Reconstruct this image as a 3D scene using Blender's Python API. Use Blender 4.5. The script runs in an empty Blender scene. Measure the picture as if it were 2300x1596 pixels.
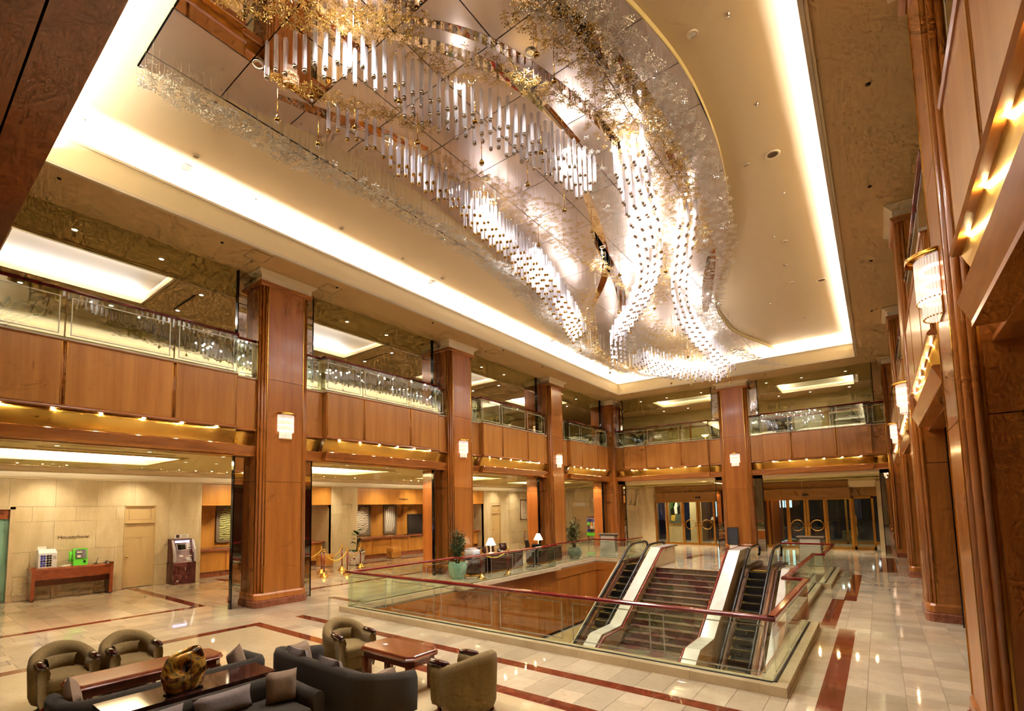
import bpy, bmesh, math, random
from mathutils import Matrix, Vector
random.seed(7)
C = bpy.context.scene.collection
S = 2.6                      # one building module unit in metres (all plan figures below are in modules)
M1 = 1.0 / S                 # one metre in modules

# ---------------------------------------------------------------- camera
F_PX, CX, CY = 1111.5, 1080.2, 1047.8
def _rot(v):
    a = Vector(v); return Matrix.Rotation(a.length, 3, a)
RW = _rot((-0.0737, 0.6744, -0.0437)) @ Matrix(((1, 0, 0), (0, 0, -1), (0, 1, 0)))   # world -> camera (x right, y down, z forward)
cam_d = bpy.data.cameras.new('camera'); cam = bpy.data.objects.new('camera', cam_d); C.objects.link(cam)
cam_d.sensor_width = 36; cam_d.lens = F_PX / 2300 * 36
cam_d.shift_x = (1150 - CX) / 2300; cam_d.shift_y = (CY - 798) / 2300
cam_d.clip_start = 0.05; cam_d.clip_end = 300
cam.matrix_world = Matrix.Translation((0, 0, S)) @ (Matrix(((1, 0, 0), (0, -1, 0), (0, 0, -1))) @ RW).transposed().to_4x4()
bpy.context.scene.camera = cam
def px(x, y, z):             # pixel -> point (modules) on the horizontal plane z
    d = RW.transposed() @ Vector(((x - CX) / F_PX, (y - CY) / F_PX, 1)); t = (z - 1) / d.z
    return Vector((d.x * t, d.y * t, z))
def proj(p):
    v = RW @ Vector((p[0], p[1], p[2] - 1)); return (CX + F_PX * v.x / v.z, CY + F_PX * v.y / v.z, v.z)

# ---------------------------------------------------------------- world, exposure
sc = bpy.context.scene
sc.view_settings.view_transform = 'Standard'; sc.view_settings.look = 'None'
sc.view_settings.gamma = 1; sc.view_settings.use_curve_mapping = False
sc.view_settings.exposure = 1.15
w = bpy.data.worlds.new('night'); sc.world = w; w.use_nodes = True
w.node_tree.nodes['Background'].inputs[0].default_value = (0.012, 0.016, 0.03, 1); w.node_tree.nodes['Background'].inputs[1].default_value = 0.6
try:
    sc.cycles.max_bounces = 5; sc.cycles.diffuse_bounces = 3; sc.cycles.glossy_bounces = 3; sc.cycles.transparent_max_bounces = 14
    sc.cycles.use_adaptive_sampling = True; sc.cycles.adaptive_threshold = .08; sc.cycles.adaptive_min_samples = 12
    sc.cycles.sample_clamp_indirect = 6; sc.cycles.caustics_reflective = False; sc.cycles.caustics_refractive = False
except Exception: pass
WARM = (1.0, 0.86, 0.62); WHITE = (1.0, 0.98, 0.95); COOL = (0.94, 0.97, 1.0); AISLE = (1.0, 0.94, 0.78)
def area(name, loc, rot, sx, sy, power, col=WARM, spread=None):
    l = bpy.data.lights.new(name, 'AREA'); l.shape = 'RECTANGLE'; l.size = sx * S; l.size_y = sy * S
    l.energy = power; l.color = col
    if spread: l.spread = math.radians(spread)
    o = bpy.data.objects.new(name, l); C.objects.link(o); o.location = Vector(loc) * S; o.rotation_euler = rot
    return o
def spot(name, loc, tgt, power, col=WARM, ang=70, blend=.8, r=.03):
    l = bpy.data.lights.new(name, 'SPOT'); l.energy = power; l.color = col; l.spot_size = math.radians(ang); l.spot_blend = blend
    l.shadow_soft_size = r
    o = bpy.data.objects.new(name, l); C.objects.link(o); o.location = Vector(loc) * S
    o.rotation_euler = (Vector(tgt) - Vector(loc)).to_track_quat('-Z', 'Y').to_euler()
    return o
PI = math.pi
# cove lighting of the great coffer: strips lying in the trough, shining up
COVE = 700
area('cove_strip', (-4.80, 5.85, 3.70), (PI, 0.35, 0), .10, 10.2, COVE * 1.1, COOL)
area('cove_strip', (0.01, 5.85, 3.70), (PI, -0.35, 0), .10, 10.2, COVE * 1.1, COOL)
area('cove_strip', (-2.4, 11.21, 3.70), (PI - .35, 0, 0), 4.4, .10, COVE * .55, COOL)
area('cove_strip', (-2.4, 0.68, 3.70), (PI + .35, 0, 0), 4.4, .10, COVE * .3, COOL)

# ---------------------------------------------------------------- mesh helpers
class MB:
    def __init__(s): s.v = []; s.f = []; s.sm = []
    def add(s, vs, fs, sm=False):
        n = len(s.v); s.v += [tuple(p) for p in vs]; s.f += [tuple(i + n for i in f) for f in fs]; s.sm += [sm] * len(fs); return s
    def hexa(s, p): return s.add(p, [(0, 3, 2, 1), (4, 5, 6, 7), (0, 1, 5, 4), (1, 2, 6, 5), (2, 3, 7, 6), (3, 0, 4, 7)])
    def box(s, x0, x1, y0, y1, z0, z1):
        if x0 > x1: x0, x1 = x1, x0
        if y0 > y1: y0, y1 = y1, y0
        if z0 > z1: z0, z1 = z1, z0
        return s.hexa([(x0, y0, z0), (x1, y0, z0), (x1, y1, z0), (x0, y1, z0), (x0, y0, z1), (x1, y0, z1), (x1, y1, z1), (x0, y1, z1)])
    def wbox(s, w, s0, s1, d0, d1, z0, z1):
        a = w(s0, d0, z0); b = w(s1, d1, z1); return s.box(a[0], b[0], a[1], b[1], a[2], b[2])
    def loft(s, loops, caps=True, sm=False, closed=True):
        n = len(loops[0]); vs = [p for l in loops for p in l]; fs = []
        for k in range(len(loops) - 1):
            for i in range(n if closed else n - 1):
                j = (i + 1) % n; fs.append((k * n + i, k * n + j, (k + 1) * n + j, (k + 1) * n + i))
        s.add(vs, fs, sm)
        if caps and closed:
            b = len(s.v) - len(vs)
            s.f += [tuple(b + i for i in reversed(range(n))), tuple(b + (len(loops) - 1) * n + i for i in range(n))]; s.sm += [False, False]
        return s
    def cyl(s, a, b, r, n=12, r2=None, sm=True, caps=True):
        a = Vector(a); b = Vector(b); r2 = r if r2 is None else r2
        d = (b - a).normalized(); u = d.orthogonal().normalized(); v = d.cross(u)
        L = [[c + (u * math.cos(t) + v * math.sin(t)) * q for t in [2 * PI * i / n for i in range(n)]] for c, q in ((a, r), (b, r2))]
        return s.loft(L, caps, sm)
    def tube(s, pts, r, n=8, closed=False, sm=True, up=None):
        P = [Vector(p) for p in pts]; L = []; m = len(P); prev = None
        for i, p in enumerate(P):
            d = (P[(i + 1) % m] - P[i - 1]) if closed else (P[min(i + 1, m - 1)] - P[max(i - 1, 0)])
            d.normalize()
            if prev is None: u = d.orthogonal().normalized() if up is None else (Vector(up) - d * d.dot(Vector(up))).normalized()
            else: u = (prev - d * d.dot(prev)).normalized()
            prev = u; v = d.cross(u); rr = r[i] if isinstance(r, (list, tuple)) else r
            L.append([p + (u * math.cos(2 * PI * k / n) + v * math.sin(2 * PI * k / n)) * rr for k in range(n)])
        if closed: L.append(L[0]); return s.loft(L, False, sm)
        return s.loft(L, True, sm)
    def lathe(s, prof, n=20, c=(0, 0, 0), sm=True, a0=0, a1=2 * PI, caps=True):
        full = abs(a1 - a0 - 2 * PI) < 1e-6; k = n if full else n + 1
        L = [[(c[0] + r * math.cos(a0 + (a1 - a0) * i / n), c[1] + r * math.sin(a0 + (a1 - a0) * i / n), c[2] + z) for i in range(k)] for r, z in prof]
        return s.loft(L, caps and full, sm, full)
    def ball(s, c, r, n=8, m=5, sm=True):
        return s.lathe([(max(r * math.sin(PI * i / m), 1e-4), -r * math.cos(PI * i / m)) for i in range(m + 1)], n, c, sm)
    def ext(s, w, prof, s0, s1, sm=False, caps=True):        # profile of (d, z) swept along a wall
        return s.loft([[w(q, d, z) for d, z in prof] for q in (s0, s1)], caps, sm)
    def rbox(s, x0, x1, y0, y1, z0, z1, r, k=3, sm=True):     # box with round vertical and top edges
        def ring(ins, z):
            P = []; rr = max(r - ins, r * .15)
            for cx, cy, a in ((x1 - r, y1 - r, 0), (x0 + r, y1 - r, 1), (x0 + r, y0 + r, 2), (x1 - r, y0 + r, 3)):
                for i in range(k + 1):
                    t = (a + i / k) * PI / 2; P.append((cx + (rr) * math.cos(t), cy + (rr) * math.sin(t), z))
            return P
        L = [ring(r * .3, z0), ring(0, z0 + r * .4)]
        for i in range(k + 1):
            t = i / k * PI / 2; L.append(ring(r * .8 * (1 - math.cos(t)), z1 - r * .8 + r * .8 * math.sin(t)))
        return s.loft(L, True, sm)
    def xf(s, M):
        s.v = [tuple(M @ Vector(p)) for p in s.v]; return s
    def mesh(s, name):
        me = bpy.data.meshes.new(name); me.from_pydata([(a * S, b * S, c * S) for a, b, c in s.v], [], s.f)
        if any(s.sm): me.polygons.foreach_set('use_smooth', s.sm)
        me.update(); return me
    def build(s, name, m, parent=None, label=None, cat=None, group=None, kind=None):
        return link(name, s.mesh(name), m, parent, label, cat, group, kind)
def link(name, me, m, parent=None, label=None, cat=None, group=None, kind=None, loc=None, rot=None):
    o = bpy.data.objects.new(name, me); C.objects.link(o)
    if m is not None and not me.materials: me.materials.append(MT[m] if isinstance(m, str) else m)
    if parent is not None: o.parent = parent
    if loc is not None: o.location = Vector(loc) * S
    if rot is not None: o.rotation_euler = rot
    return tag(o, label, cat, group, kind)
def tag(o, label=None, cat=None, group=None, kind=None):
    if label: o['label'] = label
    if cat: o['category'] = cat
    if group: o['group'] = group
    if kind: o['kind'] = kind
    return o
def thing(name, loc=(0, 0, 0), rz=0, label=None, cat=None, group=None, kind=None):
    o = bpy.data.objects.new(name, None); C.objects.link(o); o.location = Vector(loc) * S; o.rotation_euler = (0, 0, rz); o.empty_display_size = .2
    return tag(o, label, cat, group, kind)
def dup(root, loc, rz, label=None, group=None):
    def cp(o, par):
        c = o.copy(); C.objects.link(c); c.parent = par
        for ch in o.children: cp(ch, c)
        return c
    r = cp(root, None); r.location = Vector(loc) * S; r.rotation_euler = (0, 0, rz)
    if label: r['label'] = label
    if group: r['group'] = group
    return r

# ---------------------------------------------------------------- materials
MT = {}
def srgb(r, g, b):
    return tuple(((c / 255) / 12.92 if c <= 10 else (((c / 255) + .055) / 1.055) ** 2.4) for c in (r, g, b)) + (1,)
def nt(name):
    m = bpy.data.materials.new(name); m.use_nodes = True; t = m.node_tree; MT[name] = m
    return t, t.nodes['Principled BSDF']
def mat(name, col, rough=.5, metal=0, spec=.5, emit=None, es=0, coat=0):
    t, b = nt(name); b.inputs['Base Color'].default_value = srgb(*col); b.inputs['Roughness'].default_value = rough
    b.inputs['Metallic'].default_value = metal; b.inputs['Specular IOR Level'].default_value = spec
    if coat: b.inputs['Coat Weight'].default_value = coat; b.inputs['Coat Roughness'].default_value = .08
    if emit: b.inputs['Emission Color'].default_value = srgb(*emit); b.inputs['Emission Strength'].default_value = es
    return t, b
def pos(t, scale):
    g = t.nodes.new('ShaderNodeNewGeometry'); mp = t.nodes.new('ShaderNodeMapping'); mp.inputs['Scale'].default_value = scale
    t.links.new(g.outputs['Position'], mp.inputs['Vector']); return mp.outputs[0]
def noise(t, vec, scale=1, detail=4, rough=.55, dist=0):
    n = t.nodes.new('ShaderNodeTexNoise'); n.inputs['Scale'].default_value = scale; n.inputs['Detail'].default_value = detail
    n.inputs['Roughness'].default_value = rough; n.inputs['Distortion'].default_value = dist; t.links.new(vec, n.inputs['Vector']); return n.outputs['Fac']
def ramp(t, fac, *stops):
    r = t.nodes.new('ShaderNodeValToRGB'); e = r.color_ramp.elements
    while len(e) < len(stops): e.new(.5)
    for k, (p, c) in enumerate(stops): e[k].position = p; e[k].color = c if len(c) == 4 else srgb(*c)
    t.links.new(fac, r.inputs[0]); return r.outputs[0]
def mixc(t, fac, a, b, mode='MIX'):
    n = t.nodes.new('ShaderNodeMix'); n.data_type = 'RGBA'; n.blend_type = mode
    for i, v in ((0, fac), (6, a), (7, b)):
        if isinstance(v, (int, float)): n.inputs[i].default_value = v
        elif isinstance(v, tuple): n.inputs[i].default_value = v
        else: t.links.new(v, n.inputs[i])
    return n.outputs[2]
def rnd(t): return t.nodes.new('ShaderNodeObjectInfo').outputs['Random']
def wood(name, dark, light, grain, rough=.28, coat=.3):
    t, b = nt(name)
    f = noise(t, pos(t, grain), 1, 5, .6, .6); f2 = noise(t, pos(t, tuple(g * 6 for g in grain)), 1, 3)
    c = ramp(t, f, (.3, dark), (.7, light)); c = mixc(t, .25, c, ramp(t, f2, (.3, dark), (.7, light)))
    v = t.nodes.new('ShaderNodeHueSaturation'); t.links.new(c, v.inputs['Color'])
    mr = t.nodes.new('ShaderNodeMapRange'); mr.inputs[3].default_value = .88; mr.inputs[4].default_value = 1.1; t.links.new(rnd(t), mr.inputs[0]); t.links.new(mr.outputs[0], v.inputs['Value'])
    t.links.new(v.outputs[0], b.inputs['Base Color']); b.inputs['Roughness'].default_value = rough
    b.inputs['Coat Weight'].default_value = coat; b.inputs['Coat Roughness'].default_value = .12
DW, LW = (150, 82, 30), (192, 120, 52)
wood('wood_v', DW, LW, (3.2, 3.2, .16)); wood('wood_h', DW, LW, (.5, .5, 5))
wood('wood_dark', (112, 52, 22), (150, 78, 36), (3, 3, .2)); wood('panel_wood', (164, 100, 42), (202, 140, 70), (3.4, 3.4, .2))
wood('counter_wood', (176, 116, 44), (212, 152, 70), (3, 3, .25)); wood('table_wood', (104, 44, 24), (140, 70, 38), (2, 6, 6), .16, .6)
wood('red_wood', (104, 16, 16), (132, 26, 24), (4, 4, 4), .16, .7); wood('burgundy', (54, 22, 18), (72, 32, 26), (4, 4, 1), .3, .3)
def marble(name, a, b_, c_, rough=.12, sc_=(.9, .9, 2.2), var=.16, coat=0, tile=None):
    t, b = nt(name)
    f = noise(t, pos(t, sc_), 1.4, 6, .6, .8); c = ramp(t, f, (.3, a), (.55, b_), (.75, c_))
    v = t.nodes.new('ShaderNodeHueSaturation'); t.links.new(c, v.inputs['Color'])
    if tile:                                   # tint by tile index so that every tile differs a little
        wn = t.nodes.new('ShaderNodeTexWhiteNoise'); wn.noise_dimensions = '1D'
        at = t.nodes.new('ShaderNodeAttribute'); at.attribute_name = 'tint'; ad = t.nodes.new('ShaderNodeMath')
        t.links.new(at.outputs['Fac'], ad.inputs[0]); t.links.new(rnd(t), ad.inputs[1]); t.links.new(ad.outputs[0], wn.inputs['W']); r = wn.outputs['Value']
    else: r = rnd(t)
    mr = t.nodes.new('ShaderNodeMapRange'); mr.inputs[3].default_value = 1 - var; mr.inputs[4].default_value = 1 + var * .5; t.links.new(r, mr.inputs[0]); t.links.new(mr.outputs[0], v.inputs['Value'])
    fv = noise(t, pos(t, tuple(q * 2.6 for q in sc_)), 2, 8, .65, 2.5); vein = ramp(t, fv, (.47, (0, 0, 0, 1)), (.5, (1, 1, 1, 1)), (.53, (0, 0, 0, 1)))
    vm = t.nodes.new('ShaderNodeMath'); vm.operation = 'MULTIPLY'; vm.inputs[1].default_value = .18; t.links.new(vein, vm.inputs[0])
    t.links.new(mixc(t, vm.outputs[0], v.outputs[0], srgb(*[int(q * .72) for q in a])), b.inputs['Base Color'])
    b.inputs['Roughness'].default_value = rough; b.inputs['Coat Weight'].default_value = coat
marble('floor_tile', (188, 166, 134), (204, 184, 154), (216, 200, 172), .045, (.5, .5, .5), .2, .2, True)
marble('floor_plain', (200, 176, 132), (208, 186, 144), (214, 194, 156), .045, (.3, .3, .3), .03, .2)
marble('red_marble', (108, 46, 28), (126, 58, 36), (140, 70, 46), .05, (2, 2, 2), .1, .2)
marble('wall_marble', (194, 174, 132), (210, 192, 154), (222, 208, 174), .3, (1.2, 1.2, .35), .035)
marble('kerb_marble', (198, 174, 136), (210, 188, 152), (218, 200, 166), .16, (1, 1, 1), .06)
marble('white_marble', (198, 186, 170), (208, 198, 184), (218, 210, 200), .15, (1, 1, 1), .03)
marble('granite', (120, 62, 40), (150, 88, 60), (168, 108, 78), .22, (9, 9, 9), .04)
marble('dark_marble', (44, 24, 20), (64, 36, 30), (92, 58, 48), .07, (3, 3, 3), .05, .4)
mat('grout', (146, 124, 96), .6); mat('cream', (232, 214, 176), .55); mat('soffit', (214, 180, 128), .6); mat('white_ceiling', (218, 204, 182), .6); mat('coffer_tan', (204, 182, 146), .6); mat('vent_brown', (96, 70, 46), .6)
mat('aisle_ceiling', (238, 224, 184), .6); mat('cream_wall', (222, 202, 140), .6); mat('door_paint', (196, 168, 118), .5)
mat('gold', (214, 168, 74), .22, 1); mat('gold_fascia', (250, 212, 116), .40, 1); mat('bronze_panel', (146, 102, 50), .4); mat('arm_wood', (58, 16, 14), .12, coat=.8); mat('brass', (226, 180, 88), .15, 1); mat('bronze_frame', (176, 124, 50), .35, .8)
mat('chrome', (200, 196, 190), .12, 1); mat('black', (14, 12, 11), .3); mat('black_gloss', (10, 9, 9), .08); mat('dark', (38, 30, 26), .5)
mat('mirror', (206, 196, 184), .015, 1); mat('copper', (196, 132, 98), .25, 1); mat('esc_brown', (92, 58, 44), .3, .6); mat('rubber', (16, 14, 16), .25)
mat('esc_step', (22, 20, 20), .4, .3); mat('yellow', (214, 168, 30), .5); mat('white_paint', (236, 230, 220), .4); mat('taupe', (132, 114, 92), .5)
mat('screen', (70, 72, 78), .12, 0, .6); mat('green_plastic', (88, 196, 40), .35); mat('white_plastic', (228, 230, 234), .35); mat('blue', (36, 48, 140), .4)
mat('machine', (72, 26, 24), .35); mat('silver', (196, 194, 204), .3, .5); mat('lampshade', (250, 238, 204), .7, emit=(255, 226, 170), es=2.2)
mat('pot_green', (120, 158, 138), .22); mat('pot_dark', (88, 100, 88), .3); mat('soil', (58, 42, 28), .9); mat('rope', (226, 186, 74), .35, .3)
mat('grey_frosted', (196, 190, 170), .5); mat('paper', (240, 236, 226), .6); mat('ink', (70, 44, 24), .5); pass
mat('lamp_on', (255, 244, 224), .5, emit=(255, 240, 212), es=8); mat('fascia_lamp', (255, 236, 190), .5, emit=(255, 226, 160), es=650); mat('sconce_lamp', (255, 244, 230), .5, emit=(255, 236, 214), es=2.6); mat('etch_white', (226, 226, 212), .5)
mat('bulb', (255, 250, 240), .5, emit=(255, 248, 240), es=95); mat('night_lamp', (255, 255, 255), .5, emit=(240, 248, 255), es=8); mat('night_sign', (255, 255, 255), .5, emit=(190, 225, 255), es=2.4)
mat('violet_lit', (220, 215, 255), .4, emit=(200, 196, 255), es=1.2); mat('asphalt', (60, 60, 62), .8); mat('trunk', (90, 66, 40), .8)
t, b = nt('gold_fascia2')
def fabric(name, a, c):
    t, b = nt(name); f = noise(t, pos(t, (60, 60, 60)), 1, 2); t.links.new(ramp(t, f, (.3, a), (.7, c)), b.inputs['Base Color']); b.inputs['Roughness'].default_value = .9
    b.inputs['Sheen Weight'].default_value = .04
fabric('chair_fabric', (118, 94, 52), (138, 112, 66)); fabric('sofa_fabric', (42, 30, 15), (54, 40, 21)); fabric('cushion_grey', (108, 92, 86), (126, 110, 102)); fabric('cushion_tan', (126, 100, 78), (144, 118, 94)); fabric('curtain', (196, 190, 178), (214, 208, 198)); fabric('curtain_dark', (56, 52, 62), (70, 66, 76))
def leaf(name, a, c):
    t, b = nt(name); f = noise(t, pos(t, (8, 8, 8)), 1, 2); t.links.new(ramp(t, f, (.35, a), (.65, c)), b.inputs['Base Color']); b.inputs['Roughness'].default_value = .4
leaf('leaf_dark', (28, 52, 20), (52, 82, 30)); leaf('leaf_mid', (40, 76, 26), (78, 116, 40)); leaf('leaf_olive', (70, 74, 30), (104, 104, 46))
def glass(name, tint, refl=.08, tr=1.0):
    m = bpy.data.materials.new(name); m.use_nodes = True; t = m.node_tree; MT[name] = m; t.nodes.clear()
    o = t.nodes.new('ShaderNodeOutputMaterial'); mx = t.nodes.new('ShaderNodeMixShader'); tb = t.nodes.new('ShaderNodeBsdfTransparent'); g = t.nodes.new('ShaderNodeBsdfGlossy')
    tb.inputs[0].default_value = srgb(*tint); g.inputs['Roughness'].default_value = .01; g.inputs['Color'].default_value = (1, 1, 1, 1)
    lw_ = t.nodes.new('ShaderNodeLayerWeight'); pw = t.nodes.new('ShaderNodeMath'); pw.operation = 'POWER'; pw.inputs[1].default_value = 4.5; ad = t.nodes.new('ShaderNodeMath'); ad.operation = 'MULTIPLY_ADD'; ad.inputs[1].default_value = .8; ad.inputs[2].default_value = refl; ad.use_clamp = True
    t.links.new(lw_.outputs['Facing'], pw.inputs[0]); t.links.new(pw.outputs[0], ad.inputs[0]); t.links.new(ad.outputs[0], mx.inputs[0]); t.links.new(tb.outputs[0], mx.inputs[1]); t.links.new(g.outputs[0], mx.inputs[2]); t.links.new(mx.outputs[0], o.inputs[0])
glass('glass', (244, 250, 240), .05); glass('glass_gallery', (240, 248, 232), .12); glass('glass_smoke', (240, 240, 222), .03); glass('glass_door', (226, 232, 226), .06); glass('glass_green', (176, 206, 184), .05)
def crystal(name, tint, tfac, e, col):
    m = bpy.data.materials.new(name); m.use_nodes = True; t = m.node_tree; MT[name] = m; t.nodes.clear()
    o = t.nodes.new('ShaderNodeOutputMaterial'); mx = t.nodes.new('ShaderNodeMixShader'); mx.inputs[0].default_value = tfac
    tb = t.nodes.new('ShaderNodeBsdfTransparent'); tb.inputs[0].default_value = srgb(*tint); p = t.nodes.new('ShaderNodeBsdfPrincipled')
    p.inputs['Base Color'].default_value = srgb(*col); p.inputs['Roughness'].default_value = .08; p.inputs['Specular IOR Level'].default_value = 1
    if e: p.inputs['Emission Color'].default_value = srgb(255, 246, 236); p.inputs['Emission Strength'].default_value = e
    t.links.new(tb.outputs[0], mx.inputs[1]); t.links.new(p.outputs[0], mx.inputs[2]); t.links.new(mx.outputs[0], o.inputs[0])
crystal('etch', (236, 236, 226), .42, 0, (206, 202, 186))
crystal('crystal', (252, 250, 250), .34, 0, (236, 234, 242))
crystal('sconce_glass', (255, 250, 244), .75, .22, (255, 232, 214))
mat('wire', (170, 160, 140), .4, .6)
def spark(name, col, g_):
    m = bpy.data.materials.new(name); m.use_nodes = True; t = m.node_tree; MT[name] = m; t.nodes.clear()
    o = t.nodes.new('ShaderNodeOutputMaterial'); mx = t.nodes.new('ShaderNodeMixShader'); mx.inputs[0].default_value = g_; mx2 = t.nodes.new('ShaderNodeMixShader'); mx2.inputs[0].default_value = .72
    a = t.nodes.new('ShaderNodeBsdfTranslucent'); a.inputs[0].default_value = srgb(*col); d = t.nodes.new('ShaderNodeBsdfDiffuse'); d.inputs[0].default_value = srgb(*col); g = t.nodes.new('ShaderNodeBsdfGlossy'); g.inputs[0].default_value = srgb(*col); g.inputs['Roughness'].default_value = .12
    t.links.new(d.outputs[0], mx2.inputs[1]); t.links.new(a.outputs[0], mx2.inputs[2]); t.links.new(mx2.outputs[0], mx.inputs[1]); t.links.new(g.outputs[0], mx.inputs[2]); t.links.new(mx.outputs[0], o.inputs[0])
spark('flower_silver', (255, 252, 246), .35); spark('flower_gold', (240, 208, 136), .4); mat('wire', (170, 160, 140), .4, .6)
mat('ball_metal', (170, 160, 150), .06, 1); mat('ball_gold', (168, 132, 66), .08, 1)
t, b = mat('mirror_ceiling', (204, 190, 182), .35, 1)
f = noise(t, pos(t, (14, .8, 1)), 1, 3); n_ = t.nodes.new('ShaderNodeMapRange'); n_.inputs[3].default_value = .30; n_.inputs[4].default_value = .42; t.links.new(f, n_.inputs[0]); t.links.new(n_.outputs[0], b.inputs['Roughness'])
mat('mirror_polished', (206, 186, 168), .02, 1)
t, b = nt('carpet')                                             # patterned stair carpet: rings of rose, olive and plum
vo = t.nodes.new('ShaderNodeTexVoronoi'); vo.inputs['Scale'].default_value = 1.9; t.links.new(pos(t, (1, 1.2, 1.2)), vo.inputs['Vector'])
sn = t.nodes.new('ShaderNodeMath'); sn.operation = 'SINE'; ml = t.nodes.new('ShaderNodeMath'); ml.operation = 'MULTIPLY'; ml.inputs[1].default_value = 60
t.links.new(vo.outputs['Distance'], ml.inputs[0]); t.links.new(ml.outputs[0], sn.inputs[0])
sep = t.nodes.new('ShaderNodeSeparateColor'); t.links.new(vo.outputs['Color'], sep.inputs[0])
cc = ramp(t, sep.outputs[0], (.0, (98, 76, 56)), (.3, (136, 112, 88)), (.5, (90, 82, 48)), (.7, (114, 84, 72)), (.88, (94, 50, 40)))
st = ramp(t, sn.outputs[0], (.35, (1, 1, 1, 1)), (.5, (.42, .38, .34, 1)))
t.links.new(mixc(t, .55, cc, mixc(t, 1.0, cc, st, 'MULTIPLY')), b.inputs['Base Color']); b.inputs['Roughness'].default_value = .95
t, b = nt('china')                                              # white pot with a red and blue scroll pattern
vo = t.nodes.new('ShaderNodeTexVoronoi'); vo.feature = 'DISTANCE_TO_EDGE'; vo.inputs['Scale'].default_value = 9; t.links.new(pos(t, (1, 1, 1)), vo.inputs['Vector'])
v2 = t.nodes.new('ShaderNodeTexVoronoi'); v2.inputs['Scale'].default_value = 5; t.links.new(pos(t, (1, 1, 1)), v2.inputs['Vector'])
c = mixc(t, ramp(t, vo.outputs['Distance'], (.03, (1, 1, 1, 1)), (.06, (0, 0, 0, 1))), srgb(232, 226, 216), srgb(120, 70, 66))
c = mixc(t, ramp(t, v2.outputs['Distance'], (.16, (1, 1, 1, 1)), (.2, (0, 0, 0, 1))), c, srgb(140, 44, 36)); t.links.new(c, b.inputs['Base Color']); b.inputs['Roughness'].default_value = .2
t, b = nt('vase_glass'); f = noise(t, pos(t, (3.2, 3.2, 4)), 1, 3, .5, 1.6)
t.links.new(ramp(t, f, (.34, (36, 16, 6)), (.47, (140, 82, 20)), (.56, (224, 176, 72)), (.68, (110, 98, 84))), b.inputs['Base Color']); b.inputs['Metallic'].default_value = .6; b.inputs['Roughness'].default_value = .07; b.inputs['Coat Weight'].default_value = .6
def wave_art(name, a, c, kind):
    t, b = nt(name); p = pos(t, (1, 1, 1))
    wv = t.nodes.new('ShaderNodeTexWave'); wv.wave_type = 'RINGS' if kind else 'BANDS'; wv.inputs['Scale'].default_value = 2.2 if kind else 3.2; wv.inputs['Distortion'].default_value = 3 if kind else 7
    if not kind: wv.bands_direction = 'Z'
    t.links.new(p, wv.inputs['Vector']); t.links.new(ramp(t, wv.outputs['Fac'], (.35, a), (.6, c)), b.inputs['Base Color']); b.inputs['Roughness'].default_value = .5
wave_art('art_bands', (124, 92, 40), (232, 224, 204), 0); wave_art('art_arcs', (158, 142, 116), (226, 220, 206), 1); wave_art('art_green', (96, 100, 40), (206, 200, 130), 0); wave_art('art_pale', (196, 168, 132), (236, 228, 214), 0)

for n_ in ('sconce_lamp', 'sconce_glass', 'lamp_on', 'lampshade', 'violet_lit', 'night_lamp', 'night_sign'): MT[n_].cycles.emission_sampling = 'NONE'   # weak glows need no sampling of their own
# ---------------------------------------------------------------- plan (modules)
XL, XR, YB = -5.08, 0.27, 11.62          # hall faces of the left, right and far pillar rows
YC = [-0.12, 2.89, 5.90, 8.91, 11.92]    # pillar centres along the hall
XW, YD = -7.95, 13.0                     # lobby wall behind the left pillars, entrance wall
ZS, ZB, ZF, ZC, ZT = 1.59, 1.60, 2.41, 3.62, 4.05
left = lambda s, d, z: (XL + d, s, z)
right = lambda s, d, z: (XR - d, s, z)
back = lambda s, d, z: (s, YB - d, z)
LF = [(-4.18, 3.08), (-4.18, 4.66), (-4.07, 4.66), (-4.07, 6.96), (-4.20, 6.96), (-4.20, 8.60), (-3.59, 8.60), (-3.59, 9.37)]
RT = [(-.49, 3.08), (-.49, 4.77), (-.64, 4.77), (-.64, 7.12), (-.55, 7.12), (-.55, 8.90), (-1.20, 8.90), (-1.20, 9.36)]
HOLE = [(-4.12, -.60, 3.12, 8.02), (-4.12, -2.99, 8.02, 8.50), (-1.70, -.60, 8.02, 8.42)]
def cells(rect, holes):
    xs = sorted({rect[0], rect[1]} | {v for h in holes for v in h[:2] if rect[0] < v < rect[1]}); ys = sorted({rect[2], rect[3]} | {v for h in holes for v in h[2:] if rect[2] < v < rect[3]})
    for a, b in zip(xs, xs[1:]):
        for c, d in zip(ys, ys[1:]):
            mx, my = (a + b) / 2, (c + d) / 2
            if not any(h[0] < mx < h[1] and h[2] < my < h[3] for h in holes): yield a, b, c, d
# ---------------------------------------------------------------- floor
m = MB()
for a, b_, c, d in cells((-9.4, 2.4, -2.6, YD + .05), HOLE): m.box(a, b_, c, d, -.14, -.0022)
floor = m.build('floor', 'grout', kind='structure', label='polished beige marble tiled floor of the hotel lobby')
SEAT = (-4.39, -1.2, -1.5, 2.25)          # plain field under the seating group
def blocked(x0, x1, y0, y1):
    if any(x1 > h[0] - .02 and x0 < h[1] + .02 and y1 > h[2] - .02 and y0 < h[3] + .02 for h in HOLE): return True
    return False
tiles = []
def lay(x0, x1, y0, y1, w_, l_, along='y', off=.5):
    i = 0; x = x0
    while x < x1 - .01:
        xe = min(x + w_, x1); y = y0 - random.random() * l_ * off
        while y < y1 - .01:
            ye = min(y + l_, y1); ys = max(y, y0)
            if ye - ys > .012: tiles.append((x, xe, ys, ye) if along == 'y' else (ys, ye, x, xe))
            y += l_
        x += w_
P_ = .1555
lay(-.42, XR + .35, -.4, 11.6, P_, .142)                       # right-hand walk
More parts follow.
